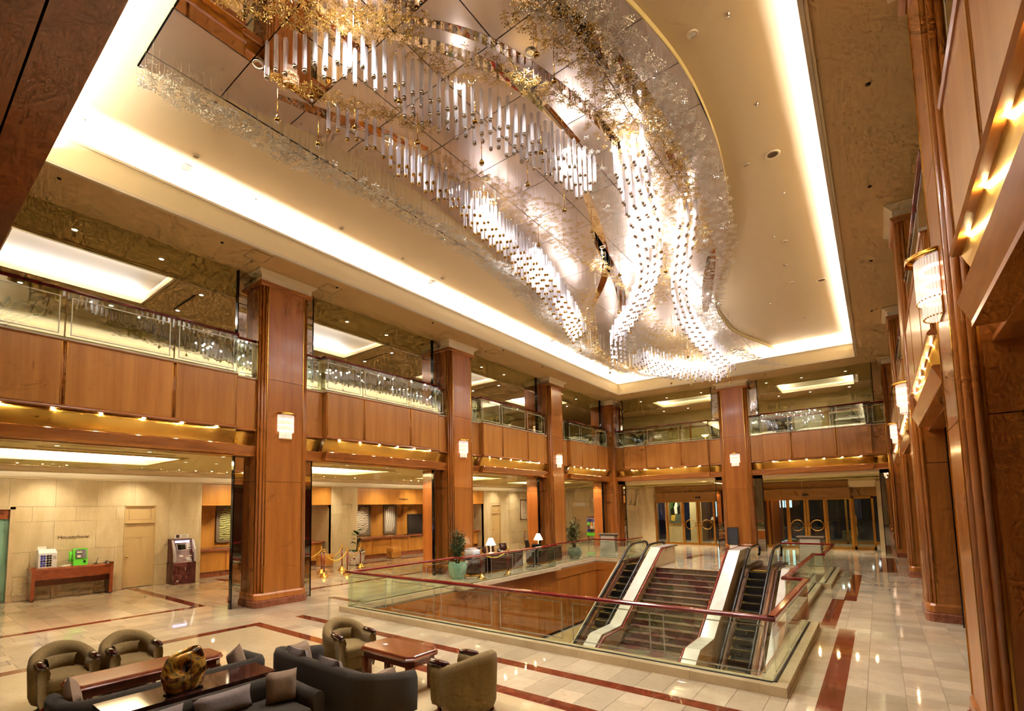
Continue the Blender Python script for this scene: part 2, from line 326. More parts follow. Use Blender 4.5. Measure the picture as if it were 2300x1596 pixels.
lay(-4.39, -.42, 2.25, 3.04, P_, .26)                          # walk along the near kerb
lay(-4.39, -4.22, 3.04, 8.7, P_, .26); lay(-5.4, -4.39, -.8, 11.6, P_, .26)
lay(-2.6, 11.6, -8.0, -5.4, P_, .31, 'x')                      # lobby aisle, planks across
lay(-.54, -.42, 3.04, 8.7, .12, .26)
lay(-4.22, -.42, 8.92, 11.6, P_, .26); lay(-4.39, -4.22, 8.7, 11.6, P_, .26); lay(-3.0, -1.70, 8.10, 8.92, P_, .26); lay(-4.2, -3.0, 8.62, 8.92, P_, .26); lay(-1.7, -.55, 8.5, 8.92, P_, .26)
lay(-5.4, .6, 11.6, 13.0, P_, .31); lay(.62, 2.3, -.4, 11.6, P_, .31)
lay(-1.2, -.42, -.8, 2.25, P_, .26)
def vis(tl):
    p = proj(((tl[0] + tl[1]) / 2, (tl[2] + tl[3]) / 2, 0))
    if p[2] < .2 or not (-30 < p[0] < 2330 and 0 < p[1] < 1620): return -1
    return (tl[1] - tl[0]) * (tl[3] - tl[2]) / p[2] ** 3
tiles = [q for q in tiles if not blocked(*q)]
tiles.sort(key=vis, reverse=True)
G = .0009
def tilemesh(mb, q, x0=0, y0=0):
    a, b_, c, d = q[0] + G - x0, q[1] - G - x0, q[2] + G - y0, q[3] - G - y0; e = .0007
    mb.add([(a, c, -.0035), (b_, c, -.0035), (b_, d, -.0035), (a, d, -.0035), (a, c, -e), (b_, c, -e), (b_, d, -e), (a, d, -e), (a + e, c + e, 0), (b_ - e, c + e, 0), (b_ - e, d - e, 0), (a + e, d - e, 0)],
           [(0, 1, 5, 4), (1, 2, 6, 5), (2, 3, 7, 6), (3, 0, 4, 7), (4, 5, 9, 8), (5, 6, 10, 9), (6, 7, 11, 10), (7, 4, 8, 11), (8, 9, 10, 11)])
tm = {}
for q in tiles[:300]:
    k = (round(q[1] - q[0], 4), round(q[3] - q[2], 4))
    if k not in tm: tb = MB(); tilemesh(tb, (0, k[0], 0, k[1])); tm[k] = tb.mesh('floor_tile'); tm[k].materials.append(MT['floor_tile'])
    link('floor_tile', tm[k], None, floor, loc=(q[0], q[2], 0))
tb = MB()
for q in tiles[300:]: tilemesh(tb, q)
o = tb.build('floor_tiles', 'floor_tile', floor, kind='stuff')
at = o.data.attributes.new('tint', 'FLOAT', 'FACE'); rv = []
for q in tiles[300:]: rv += [random.random() * 50] * 9
at.data.foreach_set('value', rv)
m = MB(); m.box(SEAT[0], SEAT[1], SEAT[2], SEAT[3], -.003, -.0001); m.build('seating_field', 'floor_plain', floor)
def inlay(*rects):
    for r in rects: MB().box(r[0], r[1], r[2], r[3], -.002, .0005).build('inlay_strip', 'red_marble', floor)
# red marble inlays: cut into stones about a metre long
def strip(x0, x1, y0, y1):
    n = max(1, round(max(x1 - x0, y1 - y0) / .31))
    for i in range(n):
        if x1 - x0 > y1 - y0: inlay((x0 + (x1 - x0) * i / n + G, x0 + (x1 - x0) * (i + 1) / n - G, y0, y1))
        else: inlay((x0, x1, y0 + (y1 - y0) * i / n + G, y0 + (y1 - y0) * (i + 1) / n - G))
strip(-4.44, -4.34, -.8, 2.22); strip(-4.44, -1.1, 2.22, 2.31)          # around the seating field
strip(-4.39, -.55, 2.63, 2.72)
strip(-5.77, -5.68, -.6, 2.27); strip(-7.86, -5.68, 2.27, 2.37); strip(-7.92, -7.86, -.6, 2.37)
strip(-7.86, -5.68, 3.35, 3.45); strip(-5.77, -5.68, 3.45, 8.4); strip(-7.55, -5.68, 8.35, 8.45); strip(-7.60, -7.52, 3.45, 8.4); strip(-5.0, -4.5, 3.40, 3.49)
strip(-.305, -.2, 2.0, 4.9); strip(-.435, -.33, 4.85, 6.35); strip(-.34, -.235, 6.30, 8.57)
strip(-.6, .10, 9.05, 9.10); strip(-.05, .15, 9.1, 11.3); strip(-3.6, -1.4, 10.4, 10.46); strip(-2.9, -2.75, 9.6, 10.4); strip(-.6, .1, 11.25, 11.30)

# ---------------------------------------------------------------- kerb, well walls and lower level
def seg(mb, a, b_, hw, z0, z1, e=0.0):
    x0, x1 = sorted((a[0], b_[0])); y0, y1 = sorted((a[1], b_[1]))
    if abs(x1 - x0) > abs(y1 - y0): mb.box(x0 - e, x1 + e, y0 - hw, y1 + hw, z0, z1)
    else: mb.box(x0 - hw, x1 + hw, y0 - e, y1 + e, z0, z1)
k = thing('trim_1', kind='structure', label='beige marble kerb around the escalator well')
loops = LF[:7][::-1] + RT[:7]
pairs = list(zip(loops, loops[1:]))
for a, b_ in pairs:
    d = Vector((b_[0] - a[0], b_[1] - a[1])); L = d.length; d.normalize(); KH = .062
    A = (a[0] + d.x * KH, a[1] + d.y * KH); L2 = L - 2 * KH
    if L2 > .02:
        n = max(1, round(L2 / .36))
        for i in range(n):
            p = [A[j] + d[j] * (L2 * i / n + .0008) for j in (0, 1)]; q = [A[j] + d[j] * (L2 * (i + 1) / n - .0008) for j in (0, 1)]
            mb = MB(); seg(mb, p, q, KH, -.001, .05); mb.build('kerb_stone', 'kerb_marble', k)
    mb = MB(); seg(mb, a, b_, .009, .0495, .0535, -.0095); mb.build('glass_channel', 'black', k)
done = []
for a in loops:
    MB().box(max([a[0] - KH] + [c[0] + KH for c in done if abs(c[1] - a[1]) < .01 and 0 < a[0] - c[0] < 2 * KH]), min([a[0] + KH] + [c[0] - KH for c in done if abs(c[1] - a[1]) < .01 and 0 < c[0] - a[0] < 2 * KH]), a[1] - KH, a[1] + KH, -.001, .05).build('kerb_corner', 'kerb_marble', k); done.append(a)
w_ = thing('wall_well', kind='structure', label='wood panelled side of the escalator well')
def wellwall(a, b_, n, t_=.03, inner=None):
    for i in range(n):
        p = [a[j] + (b_[j] - a[j]) * (i + .003) / n for j in (0, 1)]; q = [a[j] + (b_[j] - a[j]) * (i + .997) / n for j in (0, 1)]
        mb = MB(); seg(mb, p, q, t_ / 2, -1.0, -.16); mb.build('wall_panel', 'wood_v', w_)
    mb = MB(); seg(mb, a, b_, t_ / 2 + .008, -.16, -.02); mb.build('edge_trim', 'wood_h', w_)
    mb = MB(); seg(mb, a, b_, t_ / 2 - .006, -1.0, -.02); mb.build('backing', 'dark', w_)
wellwall((-4.115, 3.1), (-4.115, 8.5), 8); wellwall((-4.115, 8.5), (-3.6, 8.5), 1); wellwall((-.595, 3.1), (-.595, 8.5), 8); wellwall((-4.1, 3.10), (-.6, 3.10), 6)
low = MB(); low.box(-6.5, 1.2, -.5, 9.2, -1.80, -1.75); low.build('floor_lower', 'kerb_marble', kind='structure', label='lower concourse floor seen down the well')
for nm, bx in (('wall_lower_left', (-6.5, -6.42, -.5, 9.2)), ('wall_lower_right', (1.1, 1.2, -.5, 9.2)), ('wall_lower_far', (-6.5, 1.2, 8.62, 8.7)), ('wall_lower_near', (-6.5, 1.2, -.5, -.42))):
    MB().box(*bx, -1.75, -.14).build(nm, 'wall_marble', kind='structure', label='pale marble wall of the lower concourse')
MB().box(-5.3, -4.9, 5.1, 5.6, -1.75, -.14).build('trim_lower', 'white_marble', kind='structure', label='white marble pier of the lower concourse')
m = MB()
for a, b_, c, d in cells((-6.5, 1.2, -.5, 9.2), [(-4.1, -.61, 3.12, 8.5)]): m.box(a, b_, c, d, -1.02, -.96)
m.build('ceiling_lower', 'white_ceiling', kind='structure', label='ceiling of the lower concourse')
area('lower_lamp', (-5.2, 6.2, -1.04), (0, 0, 0), .8, 3, 180); area('lower_lamp', (-2.4, 1.6, -1.04), (0, 0, 0), 3, .8, 260); area('lower_lamp', (.2, 5.5, -1.04), (0, 0, 0), .8, 3, 120)

# ---------------------------------------------------------------- outer walls of the two storeys
def slabs(par, w, s0, s1, rows, ln, mt, holes=(), d=0, th=.012):
    for k_, (z0, z1) in enumerate(zip(rows, rows[1:])):
        s = s0; i = 0
        if k_ % 2: s -= ln * .5
        while s < s1 - .01:
            a, b_ = max(s, s0), min(s + ln, s1); parts = [(a, b_)]
            for h in holes:
                if z1 > h[2] + .02 and z0 < h[3] - .02:
                    nx = []
                    for u, v in parts:
                        if v <= h[0] or u >= h[1]: nx.append((u, v))
                        else:
                            if u < h[0]: nx.append((u, h[0]))
                            if v > h[1]: nx.append((h[1], v))
                    parts = nx
            for u, v in parts:
                if v - u > .02: mb = MB(); mb.wbox(w, u + .0012, v - .0012, d - .004, d + th, z0 + .0012, z1 - .0012); mb.build('marble_slab', mt, par)
            s += ln
lw = lambda s, d, z: (XW + d, s, z)
NI = [(3.2, 5.46), (6.06, 10.02)]           # reception niches in the lobby wall
DH = [(.55, 1.14, 0, 1.10), (2.225, 2.60, 0, 1.11), (10.36, 10.74, 0, 1.07)] + [(a, b_, 0, 1.44) for a, b_ in NI]
m = MB()
m.box(XW - .06, XW, -2.6, .55, 0, 1.60); m.box(XW - .06, XW, .55, 1.14, 1.1, 1.6); m.box(XW - .06, XW, 1.14, 2.225, 0, 1.6); m.box(XW - .06, XW, 2.225, 2.6, 1.11, 1.6); m.box(XW - .06, XW, 2.6, 3.2, 0, 1.6)
m.box(XW - .06, XW, 3.2, 5.46, 1.43, 1.6); m.box(XW - .06, XW, 5.46, 6.06, 0, 1.6); m.box(XW - .06, XW, 6.06, 10.02, 1.43, 1.6); m.box(XW - .06, XW, 10.02, 10.36, 0, 1.6); m.box(XW - .06, XW, 10.36, 10.74, 1.07, 1.6); m.box(XW - .06, XW, 10.74, YD, 0, 1.6)
wl = m.build('wall_left', 'cream', kind='structure', label='lobby wall faced with pale beige marble slabs')
slabs(wl, lw, -.6, YD, [0, .28, .56, .92, 1.10, 1.435], .42, 'wall_marble', DH)
mb = MB(); mb.ext(lw, [(0, 1.435), (.03, 1.435), (.03, 1.45), (.018, 1.458), (.018, 1.475), (0, 1.475)], -2.6, YD); mb.build('picture_rail', 'cream', wl)
mb = MB(); mb.ext(lw, [(0, 1.535), (.02, 1.54), (.05, 1.575), (.06, 1.60), (0, 1.60)], -2.6, YD); mb.build('cornice', 'cream', wl)
MB().box(XW, -7.52, 12.2, 12.95, 0, .74).build('marble_projection', 'wall_marble', wl)
# niche shells
for a, b_ in NI:
    n = thing('wall_niche', kind='structure', label='wood lined reception niche in the lobby wall')
    MB().box(-9.22, -9.16, a - .1, b_ + .1, 0, 1.43).build('back_panel', 'counter_wood', n)
    MB().box(-9.16, XW, a - .05, a, 0, 1.43).build('side_panel', 'counter_wood', n); MB().box(-9.16, XW, b_, b_ + .05, 0, 1.43).build('side_panel', 'wall_marble', n)
    MB().box(-9.16, XW - .07, a, b_, 1.12, 1.16).build('niche_ceiling', 'counter_wood', n)
    q = a; c = 3 if b_ - a < 3 else 5
    for i in range(c):
        u = a + (b_ - a) * i / c; v = a + (b_ - a) * (i + 1) / c
        MB().box(XW - .07, XW + .006, u + .002, v - .002, 1.125, 1.425).build('header_panel', 'counter_wood', n)
    MB().box(XW - .075, XW + .012, a, b_, 1.10, 1.125).build('header_trim', 'counter_wood', n)
    for i in range(c * 2):
        u = a + (b_ - a) * (i + .5) / (c * 2)
        mb = MB(); mb.cyl((-8.75, u, 1.119), (-8.75, u, 1.115), .025, 12); mb.build('downlight', 'lamp_on', n)
        if i % 2 == 0: spot('niche_spot', (-8.75, u, 1.11), (-9.1, u, .4), 60, WARM, 95)
# back wall of the lobby (entrance side) and its marble
bw = lambda s, d, z: (s, YD - d, z)
m = MB(); m.box(XW - .06, -4.56, YD, YD + .06, 0, 1.6); m.box(-4.56, .3, YD, YD + .06, 1.30, 1.6); m.box(-2.95, -2.14, YD, YD + .06, 0, 1.3); m.box(-.02, .6, YD, YD + .06, 0, 1.6); m.box(-.02, .3, YD, YD + .06, 1.2, 1.6)
wb = m.build('wall_back', 'cream', kind='structure', label='entrance wall with marble facing behind the far pillars')
slabs(wb, bw, XW, -4.56, [0, .37, .74, 1.11, 1.48], .42, 'wall_marble', [(-7.0, -6.45, 0, 1.07)])
slabs(wb, bw, -.02, .45, [0, .37, .74, 1.11, 1.48], .47, 'wall_marble')
mb = MB(); mb.ext(bw, [(0, 1.475), (.03, 1.475), (.03, 1.50), (0, 1.50)], XW, .45); mb.build('picture_rail', 'cream', wb)
for x0, x1 in ((-4.56, -3.75), (-3.75, -2.9), (-2.14, -1.3), (-1.3, -.47)): MB().box(x0 + .004, x1 - .004, YD - .012, YD, 1.305, 1.47).build('header_panel', 'bronze_panel', wb)
# wall behind the right pillars, near end wall
MB().box(2.3, 2.36, -2.6, YD, 0, 3.62).build('wall_right', 'wood_dark', kind='structure', label='dark wood wall behind the right-hand pillars')
MB().box(-9.4, 2.36, -2.66, -2.6, 0, 3.62).build('wall_near', 'wall_marble', kind='structure', label='marble wall closing the near end of the hall')
# near cross beam over the camera
n = thing('trim_2', kind='structure', label='wood clad cross beam at the near end of the hall')
MB().box(-9.4, 2.3, .335, .52, 2.90, 3.62).build('beam_board', 'wood_dark', n); MB().box(-9.4, 2.3, .10, .325, 2.895, 3.62).build('beam_board', 'wood_dark', n)
MB().box(-9.4, 2.3, -2.6, .09, 2.86, 2.90).build('beam_soffit', 'wood_dark', n)
# ---------------------------------------------------------------- storeys: aisle ceilings, slabs, coffers with cove light
def tray(z, x0, x1, y0, y1, power, h=.10, e=.09, col=WHITE):
    m = MB(); m.box(x0 - e, x1 + e, y0 - e, y1 + e, z + h + .05, z + h + .07)
    m.box(x0 - e - .01, x0 - e, y0 - e, y1 + e, z + .05, z + h + .05); m.box(x1 + e, x1 + e + .01, y0 - e, y1 + e, z + .05, z + h + .05); m.box(x0 - e, x1 + e, y0 - e - .01, y0 - e, z + .05, z + h + .05); m.box(x0 - e, x1 + e, y1 + e, y1 + e + .01, z + .05, z + h + .05)
    o = m.build('ceiling_coffer', 'white_ceiling', kind='structure', label='white cove lit ceiling recess')
    f_ = MB(); 
    for a in ((x0 - .02, x0, y0 - .02, y1 + .02), (x1, x1 + .02, y0 - .02, y1 + .02), (x0, x1, y0 - .02, y0), (x0, x1, y1, y1 + .02)): f_.box(*a, z - .012, z + .06)
    f_.build('cove_lip', 'cream', o)
    f_ = MB()
    for a in ((x0 - .07, x0 - .045, y0 - .07, y1 + .07), (x1 + .045, x1 + .07, y0 - .07, y1 + .07), (x0 - .045, x1 + .045, y0 - .07, y0 - .045), (x0 - .045, x1 + .045, y1 + .045, y1 + .07)): f_.box(*a, z - .008, z)
    f_.build('ceiling_moulding', 'soffit', o)
    L = (y1 - y0)
    area('coffer_strip', (x0 - e / 2 - .01, (y0 + y1) / 2, z + .062), (PI, .3, 0), .05, L, power, col); area('coffer_strip', (x1 + e / 2 + .01, (y0 + y1) / 2, z + .062), (PI, -.3, 0), .05, L, power, col)
grow = lambda L: [(h[0] - .012, h[1] + .012, h[2] - .012, h[3] + .012) for h in L]
tr_g, tr_u = [], []
for k_ in range(4):
    yc = (YC[k_] + YC[k_ + 1]) / 2
    tr_g.append((-7.0, -5.98, yc - .70, yc + .78)); tr_u.append((-7.02, -5.98, yc - .66, yc + .66))
tb_g = []; tb_u = [(-4.35, -2.95, 12.55, 13.35), (-1.62, -.25, 12.65, 13.65)]
m = MB()
for a in cells((XW, -5.27, -2.6, YD), grow(tr_g)): m.box(*a, 1.60, 1.65)
for a in cells((-5.27, 2.3, YB + .19, YD), tb_g): m.box(*a, 1.52, 1.65)
m.box(XR + .19, 2.3, -2.6, YB + .19, 1.60, 1.65)
cg = m.build('ceiling_ground', 'aisle_ceiling', kind='structure', label='cream ceiling of the ground floor aisles')
m = MB()
m.box(XW - 1.4, -5.25, -2.6, 16.0, 2.2, ZF - .01); m.box(-5.25, 2.3, YB + .17, 16.0, 2.2, ZF - .01); m.box(XR + .17, 2.3, -2.6, YB + .17, 2.2, ZF - .01)
m.build('floor_upper', 'cream', kind='structure', label='upper floor slab of the gallery')
for a in tr_g: tray(1.60, *a, 1300, .06, .09, AISLE)
COF = (-4.64, -.152, .62, 11.05)
m = MB()
for a in cells((-9.4, 2.36, -2.6, 16.0), grow([COF] + tr_u + tb_u)): m.box(*a, ZC, ZC + .05)
cu = m.build('ceiling', 'soffit', kind='structure', label='tan painted ceiling soffit around the great coffer')
for a in tr_u: tray(ZC, *a, 260, .05)
for a in tb_u: tray(ZC, *a, 300, .05)
# great coffer: upstand, trough and white ceiling with the cut-out for the mirrors
x0, x1, y0, y1 = COF; e = .34
up = MB()
for a in ((x0 - .03, x0, y0 - .03, y1 + .03), (x1, x1 + .03, y0 - .03, y1 + .03), (x0, x1, y0 - .03, y0), (x0, x1, y1, y1 + .03)): up.box(*a, ZC - .015, 3.85)
up.build('cove_upstand', 'cream', cu)
mo = MB()
for a in ((x0 - .012, x0 + .012, y0 - .012, y1 + .012), (x1 - .012, x1 + .012, y0 - .012, y1 + .012), (x0, x1, y0 - .012, y0 + .012), (x0, x1, y1 - .012, y1 + .012)): mo.box(*a, ZC - .022, ZC + .006); mo.box(*a, 3.84, 3.862)
mo.build('cove_moulding', 'white_ceiling', cu)
sd = MB()
for a in ((x0 - e - .02, x0 - e, y0 - e, y1 + e), (x1 + e, x1 + e + .02, y0 - e, y1 + e), (x0 - e, x1 + e, y0 - e - .02, y0 - e), (x0 - e, x1 + e, y1 + e, y1 + e + .02)): sd.box(*a, ZC + .05, ZT + .1)
sd.build('cove_side', 'white_ceiling', cu)
OUT = [(-3.76, 1.0), (-3.62, 1.43), (-3.42, 1.9), (-3.25, 2.95), (-3.30, 4.0), (-3.52, 5.2), (-3.84, 6.55), (-4.16, 7.7), (-4.28, 8.8), (-4.15, 9.8), (-3.7, 10.6), (-3.0, 11.05), (-2.2, 11.2), (-1.39, 11.22),
       (-1.55, 10.6), (-1.72, 10.1), (-1.85, 9.4), (-1.84, 8.75), (-1.76, 7.9), (-1.56, 7.3), (-1.36, 6.75), (-1.2, 6.2), (-1.07, 5.7), (-.98, 5.3), (-.92, 4.87), (-.875, 4.5), (-.86, 4.2), (-.85, 3.64), (-.90, 3.19), (-1.0, 2.7), (-1.18, 2.1), (-1.45, 1.5), (-1.8, 1.0)]
def smooth(P, n):
    for _ in range(n):
        Q = []
        for i in range(len(P)):
            a, b_ = P[i], P[(i + 1) % len(P)]
            keep = (a[1] == 1.0) or (a[1] == 11.22)
            Q.append(a if keep else tuple(.125 * P[i - 1][j] + .75 * a[j] + .125 * b_[j] for j in (0, 1))); Q.append(tuple((a[j] + b_[j]) / 2 for j in (0, 1)))
        P = Q
    return P
OUT = [(p[0] * .984, p[1] * .984 if p[1] != 1.0 and p[1] != 11.22 else p[1]) for p in OUT]; OUT = smooth(OUT, 2); ZM = ZT - .06
bm = bmesh.new()
def ringe(P, z):
    vs = [bm.verts.new((p[0] * S, p[1] * S, z * S)) for p in P]; return [bm.edges.new((vs[i], vs[(i + 1) % len(vs)])) for i in range(len(vs))]
ed = ringe([(x0 - e, y0 - e), (x1 + e, y0 - e), (x1 + e, y1 + e), (x0 - e, y1 + e)], ZT) + ringe(OUT, ZT)
bmesh.ops.triangle_fill(bm, edges=ed, use_beauty=True)
me = bpy.data.meshes.new('coffer_ceiling'); bm.to_mesh(me); bm.free(); link('coffer_ceiling', me, 'coffer_tan', cu)
mb = MB(); mb.loft([[(p[0], p[1], z) for p in OUT] for z in (ZM + .004, ZT)], False); mb.build('mirror_edge_band', 'cream_wall', cu)
mb = MB(); mb.loft([[(p[0], p[1], z) for p in OUT] for z in (ZM + .013, ZM + .016)]); mb.build('backing', 'dark', cu); MB().box(x0 - e, x1 + e, y0 - e, y1 + e, ZT + .11, ZT + .13).build('roof', 'dark', cu)
# mirror panels, 1.2 m square, clipped to the outline
def clip(P, ax, v, keep_gt):
    Q = []
    for i in range(len(P)):
        a, b_ = P[i - 1], P[i]; ia = (a[ax] > v) == keep_gt; ib = (b_[ax] > v) == keep_gt
        if ia != ib:
            t_ = (v - a[ax]) / (b_[ax] - a[ax]); Q.append(tuple(a[j] + (b_[j] - a[j]) * t_ for j in (0, 1)))
        if ib: Q.append(b_)
    return Q
GX, GY = .447, .4615
for i in range(-6, 8):
    for j in range(-2, 24):
        a = -1.74 + i * GX; c = 1.465 + j * GY; P = OUT
        for ax, v, kg in ((0, a + .0035, True), (0, a + GX - .0035, False), (1, c + .0035, True), (1, c + GY - .0035, False)):
            P = clip(P, ax, v, kg) if P else P
        if len(P) > 2:
            mb = MB(); mb.loft([[(p[0], p[1], z) for p in P] for z in (ZM, ZM + .012)]); mb.build('mirror_panel', 'mirror_ceiling' if not (-3.35 < a < -1.9 and c < 1.8) else 'mirror_polished', cu)
# ceiling fittings of the coffer and soffit
def fitting(nm, p, r, z, mt, lab, cat, grp, deep=.01):
    o = thing(nm, (p[0], p[1], z), 0, lab, cat, grp)
    mb = MB(); mb.lathe([(r * .75, -.001), (r, -.012), (r * 1.12, -.008), (r * 1.15, .0)], 20, caps=False); mb.build('rim', 'white_ceiling', o)
    mb = MB(); mb.lathe([(r * .02, deep), (r * .74, deep), (r * .78, -.006)], 20, caps=False); mb.build('well', mt, o)
for q in ((418, 376), (1735, 346), (968, 633), (1845, 628), (1240, 764), (1857, 758)):
    fitting('air_vent', px(*q, ZT), .052, ZT, 'vent_brown', 'round recessed ceiling air diffuser of the white coffer', 'vent', 'round air diffusers in the coffer', -.002)
for q in ((1555, 76),): fitting('smoke_detector', px(*q, ZT), .03, ZT, 'white_paint', 'single larger round speaker grille on the coffer ceiling by its broad end', 'speaker', None, -.004)
for q in ((440, 350), (994, 624), (1676, 369), (1763, 541), (767, 512), (904, 579), (1763, 595), (1778, 634), (1809, 712)):
    fitting('ceiling_spot', px(*q, ZT), .024, ZT, 'chrome', 'small chrome recessed spotlight in the white coffer', 'spotlight', 'small recessed spots in the coffer', .006)
for q in ((190, 268), (574, 447), (1635, 30), (1700, 232), (1760, 432), (1738, 530), (1042, 668), (1150, 622), (1730, 678), (1640, 560)):
    p = px(*q, ZT); mb = MB(); mb.lathe([(.003, -.03), (.008, -.026), (.004, -.018), (.004, -.01), (.012, -.006), (.012, 0)], 10, (p[0], p[1], ZT)); mb.build('sprinkler', 'chrome', None, 'tiny chrome sprinkler head on the white coffer ceiling', 'sprinkler', 'sprinkler heads of the coffer')
for q in ((133, 400), (499, 544), (757, 645), (972, 724), (1130, 786), (1218, 823), (1950, 188), (1953, 418), (1957, 585), (1958, 697), (1420, 883), (1718, 840)):
    p = px(*q, ZC); mb = MB(); mb.lathe([(.001, -.012), (.011, -.010), (.014, -.004), (.014, 0)], 10, (p[0], p[1], ZC)); mb.build('sprinkler', 'dark', None, 'tiny dark sprinkler head on the tan ceiling soffit', 'sprinkler', 'sprinkler heads of the soffit')
for q in ((580, 575), (742, 648), (1108, 790)):
    p = px(*q, ZC); f_ = MB(); a = .10
    f_.box(p[0] - a, p[0] + a, p[1] - a, p[1] + a, ZC - .002, ZC); o = f_.build('access_hatch', 'soffit', None, 'flush square access hatch in the tan ceiling soffit', 'hatch', 'ceiling hatches'); 
    g_ = MB(); 
    for q_ in ((p[0] - a, p[0] + a, p[1] - a - .004, p[1] - a), (p[0] - a, p[0] + a, p[1] + a, p[1] + a + .004), (p[0] - a - .004, p[0] - a, p[1] - a, p[1] + a), (p[0] + a, p[0] + a + .004, p[1] - a, p[1] + a)): g_.box(*q_, ZC - .003, ZC)
    g_.build('hatch_edge', 'taupe', o)
# ---------------------------------------------------------------- pillars
def pillar(w, s, lab, corner=None):
    """wood clad pillar: front panels, three rounded rods and gilt lines at each corner, granite plinth, cream capital"""
    p = thing('pillar', w(s, -.25, 0), 0, lab, 'pillar', 'wood pillars of the hall'); o = p.location / S
    ww = lambda a, d, z: tuple(Vector(w(a, d, z)) - o)
    def B(name, mt, *bx):
        mb = MB(); mb.wbox(ww, *bx); return mb.build(name, mt, p)
    h = .21; zs = [.145, 1.315, 2.432, 3.478]
    for a, b_ in zip(zs, zs[1:]):
        B('front_panel', 'wood_v', s - h, s + h, -.03, 0, a + .002, b_ - .002)
        for sg in (-1, 1): B('side_panel', 'wood_v', s + sg * .262, s + sg * .29, -.60, -.06, a + .002, b_ - .002)
    B('core', 'wood_dark', s - .268, s + .268, -.6, -.04, .1, 3.5)
    for sg in (-1, 1):
        for i, (ds, dd, r) in enumerate(((.226, -.012, .014), (.252, -.028, .017), (.276, -.05, .014))):
            mb = MB(); mb.cyl(ww(s + sg * ds, dd, .14), ww(s + sg * ds, dd, 3.475), r, 10); mb.build('corner_rod', 'wood_v', p)
        B('gilt_line', 'gold', s + sg * h, s + sg * (h + .007), -.02, .004, .145, 3.475); B('gilt_line', 'gold', s + sg * .288, s + sg * .292, -.068, -.06, .145, 3.475)
    mb = MB(); r = .06
    L = []
    for z, q in ((-.001, .02), (.062, .02), (.07, .012), (.078, .014)):
        a0, a1 = s - .29 - q, s + .29 + q; d1 = q
        L.append([ww(*v, z) for v in ((a0, -.6), (a1, -.6), (a1, d1 - .05), (a1 - .02, d1 - .02), (a1 - .06, d1), (a0 + .06, d1), (a0 + .02, d1 - .02), (a0, d1 - .05))])
    mb.loft(L); mb.build('plinth', 'granite', p)
    mb = MB(); L = []
    for z, q in ((.078, .012), (.128, .01), (.14, .003), (.146, .0)):
        a0, a1 = s - .29 - q, s + .29 + q; d1 = q
        L.append([ww(*v, z) for v in ((a0, -.6), (a1, -.6), (a1, d1 - .05), (a1 - .02, d1 - .02), (a1 - .07, d1), (a0 + .07, d1), (a0 + .02, d1 - .02), (a0, d1 - .05))])
    mb.loft(L); mb.build('base_moulding', 'wood_v', p)
    for nm, mt, zz in (('neck_moulding', 'wood_h', ((3.462, .005), (3.475, .02), (3.495, .03), (3.503, .03))), ('capital', 'cream', ((3.503, .012), (3.565, .012), (3.575, .02), (3.60, .05), (3.612, .065), (3.62, .066)))):
        mb = MB(); mb.loft([[ww(*v, z) for v in ((s - .29 - q, -.6), (s + .29 + q, -.6), (s + .29 + q, q), (s - .29 - q, q))] for z, q in zz]); mb.build(nm, mt, p)
    return p
NAMES = ['nearest the entry landing', 'beside the telephone desk opening', 'beside the tall shrub in the green pot', 'between the concierge desks and the leafy potted tree']
for k_ in (1, 2, 3): pillar(left, YC[k_], 'cherry wood pillar of the reception side, ' + NAMES[k_])
pillar(left, YC[0], 'cherry wood pillar of the reception side, ' + NAMES[0])
RN = ['nearest pillar of the right-hand walk', 'first sconce pillar of the right-hand walk with large glass rod lamp', 'second sconce pillar along the right-hand walk', 'last sconce pillar along the right-hand walk before the entrance']
for k_ in range(4): pillar(right, YC[k_], 'cherry wood ' + RN[k_])
pillar(back, -2.33, 'cherry wood pillar between the two entrance bays with black screen at its foot')
# corner pillars
for lab, xx in (('cherry wood corner pillar where reception side meets the entrance side', (-5.62, -5.04)), ('cherry wood corner pillar at the far end of the right-hand walk', (.22, .82))):
    p = thing('corner_pillar', (xx[0] + .3, YB + .3, 0), 0, lab, 'pillar', 'corner pillars of the hall'); o = p.location / S
    def B(name, mt, *bx):
        mb = MB(); mb.box(*bx); mb.xf(Matrix.Translation(-o)); mb.build(name, mt, p)
    for a, b_ in zip([.145, 1.315, 2.432], [1.315, 2.432, 3.478]): B('shaft', 'wood_v', xx[0], xx[1], YB - .04, YB + .5, a + .002, b_ - .002)
    e = xx[1] if xx[0] < -3 else xx[0]
    for i, (dx, dy) in enumerate(((.004, -.046), (-.02, -.05), (.008, -.02))):
        mb = MB(); sx = 1 if xx[0] < -3 else -1; mb.cyl((e + sx * dx, YB + dy, .14), (e + sx * dx, YB + dy, 3.475), .013, 10); mb.xf(Matrix.Translation(-o)); mb.build('corner_rod', 'wood_v', p)
    B('gilt_line', 'gold', e - .03, e - .024, YB - .044, YB - .03, .145, 3.475)
    B('plinth', 'granite', xx[0] - .02, xx[1] + .02, YB - .06, YB + .5, 0, .075); B('base_moulding', 'wood_v', xx[0] - .01, xx[1] + .01, YB - .05, YB + .5, .075, .145)
    B('neck_moulding', 'wood_h', xx[0] - .02, xx[1] + .02, YB - .065, YB + .5, 3.478, 3.503); B('capital', 'cream', xx[0] - .012, xx[1] + .012, YB - .055, YB + .5, 3.503, 3.59); B('capital_crown', 'cream', xx[0] - .06, xx[1] + .06, YB - .1, YB + .5, 3.59, 3.62)

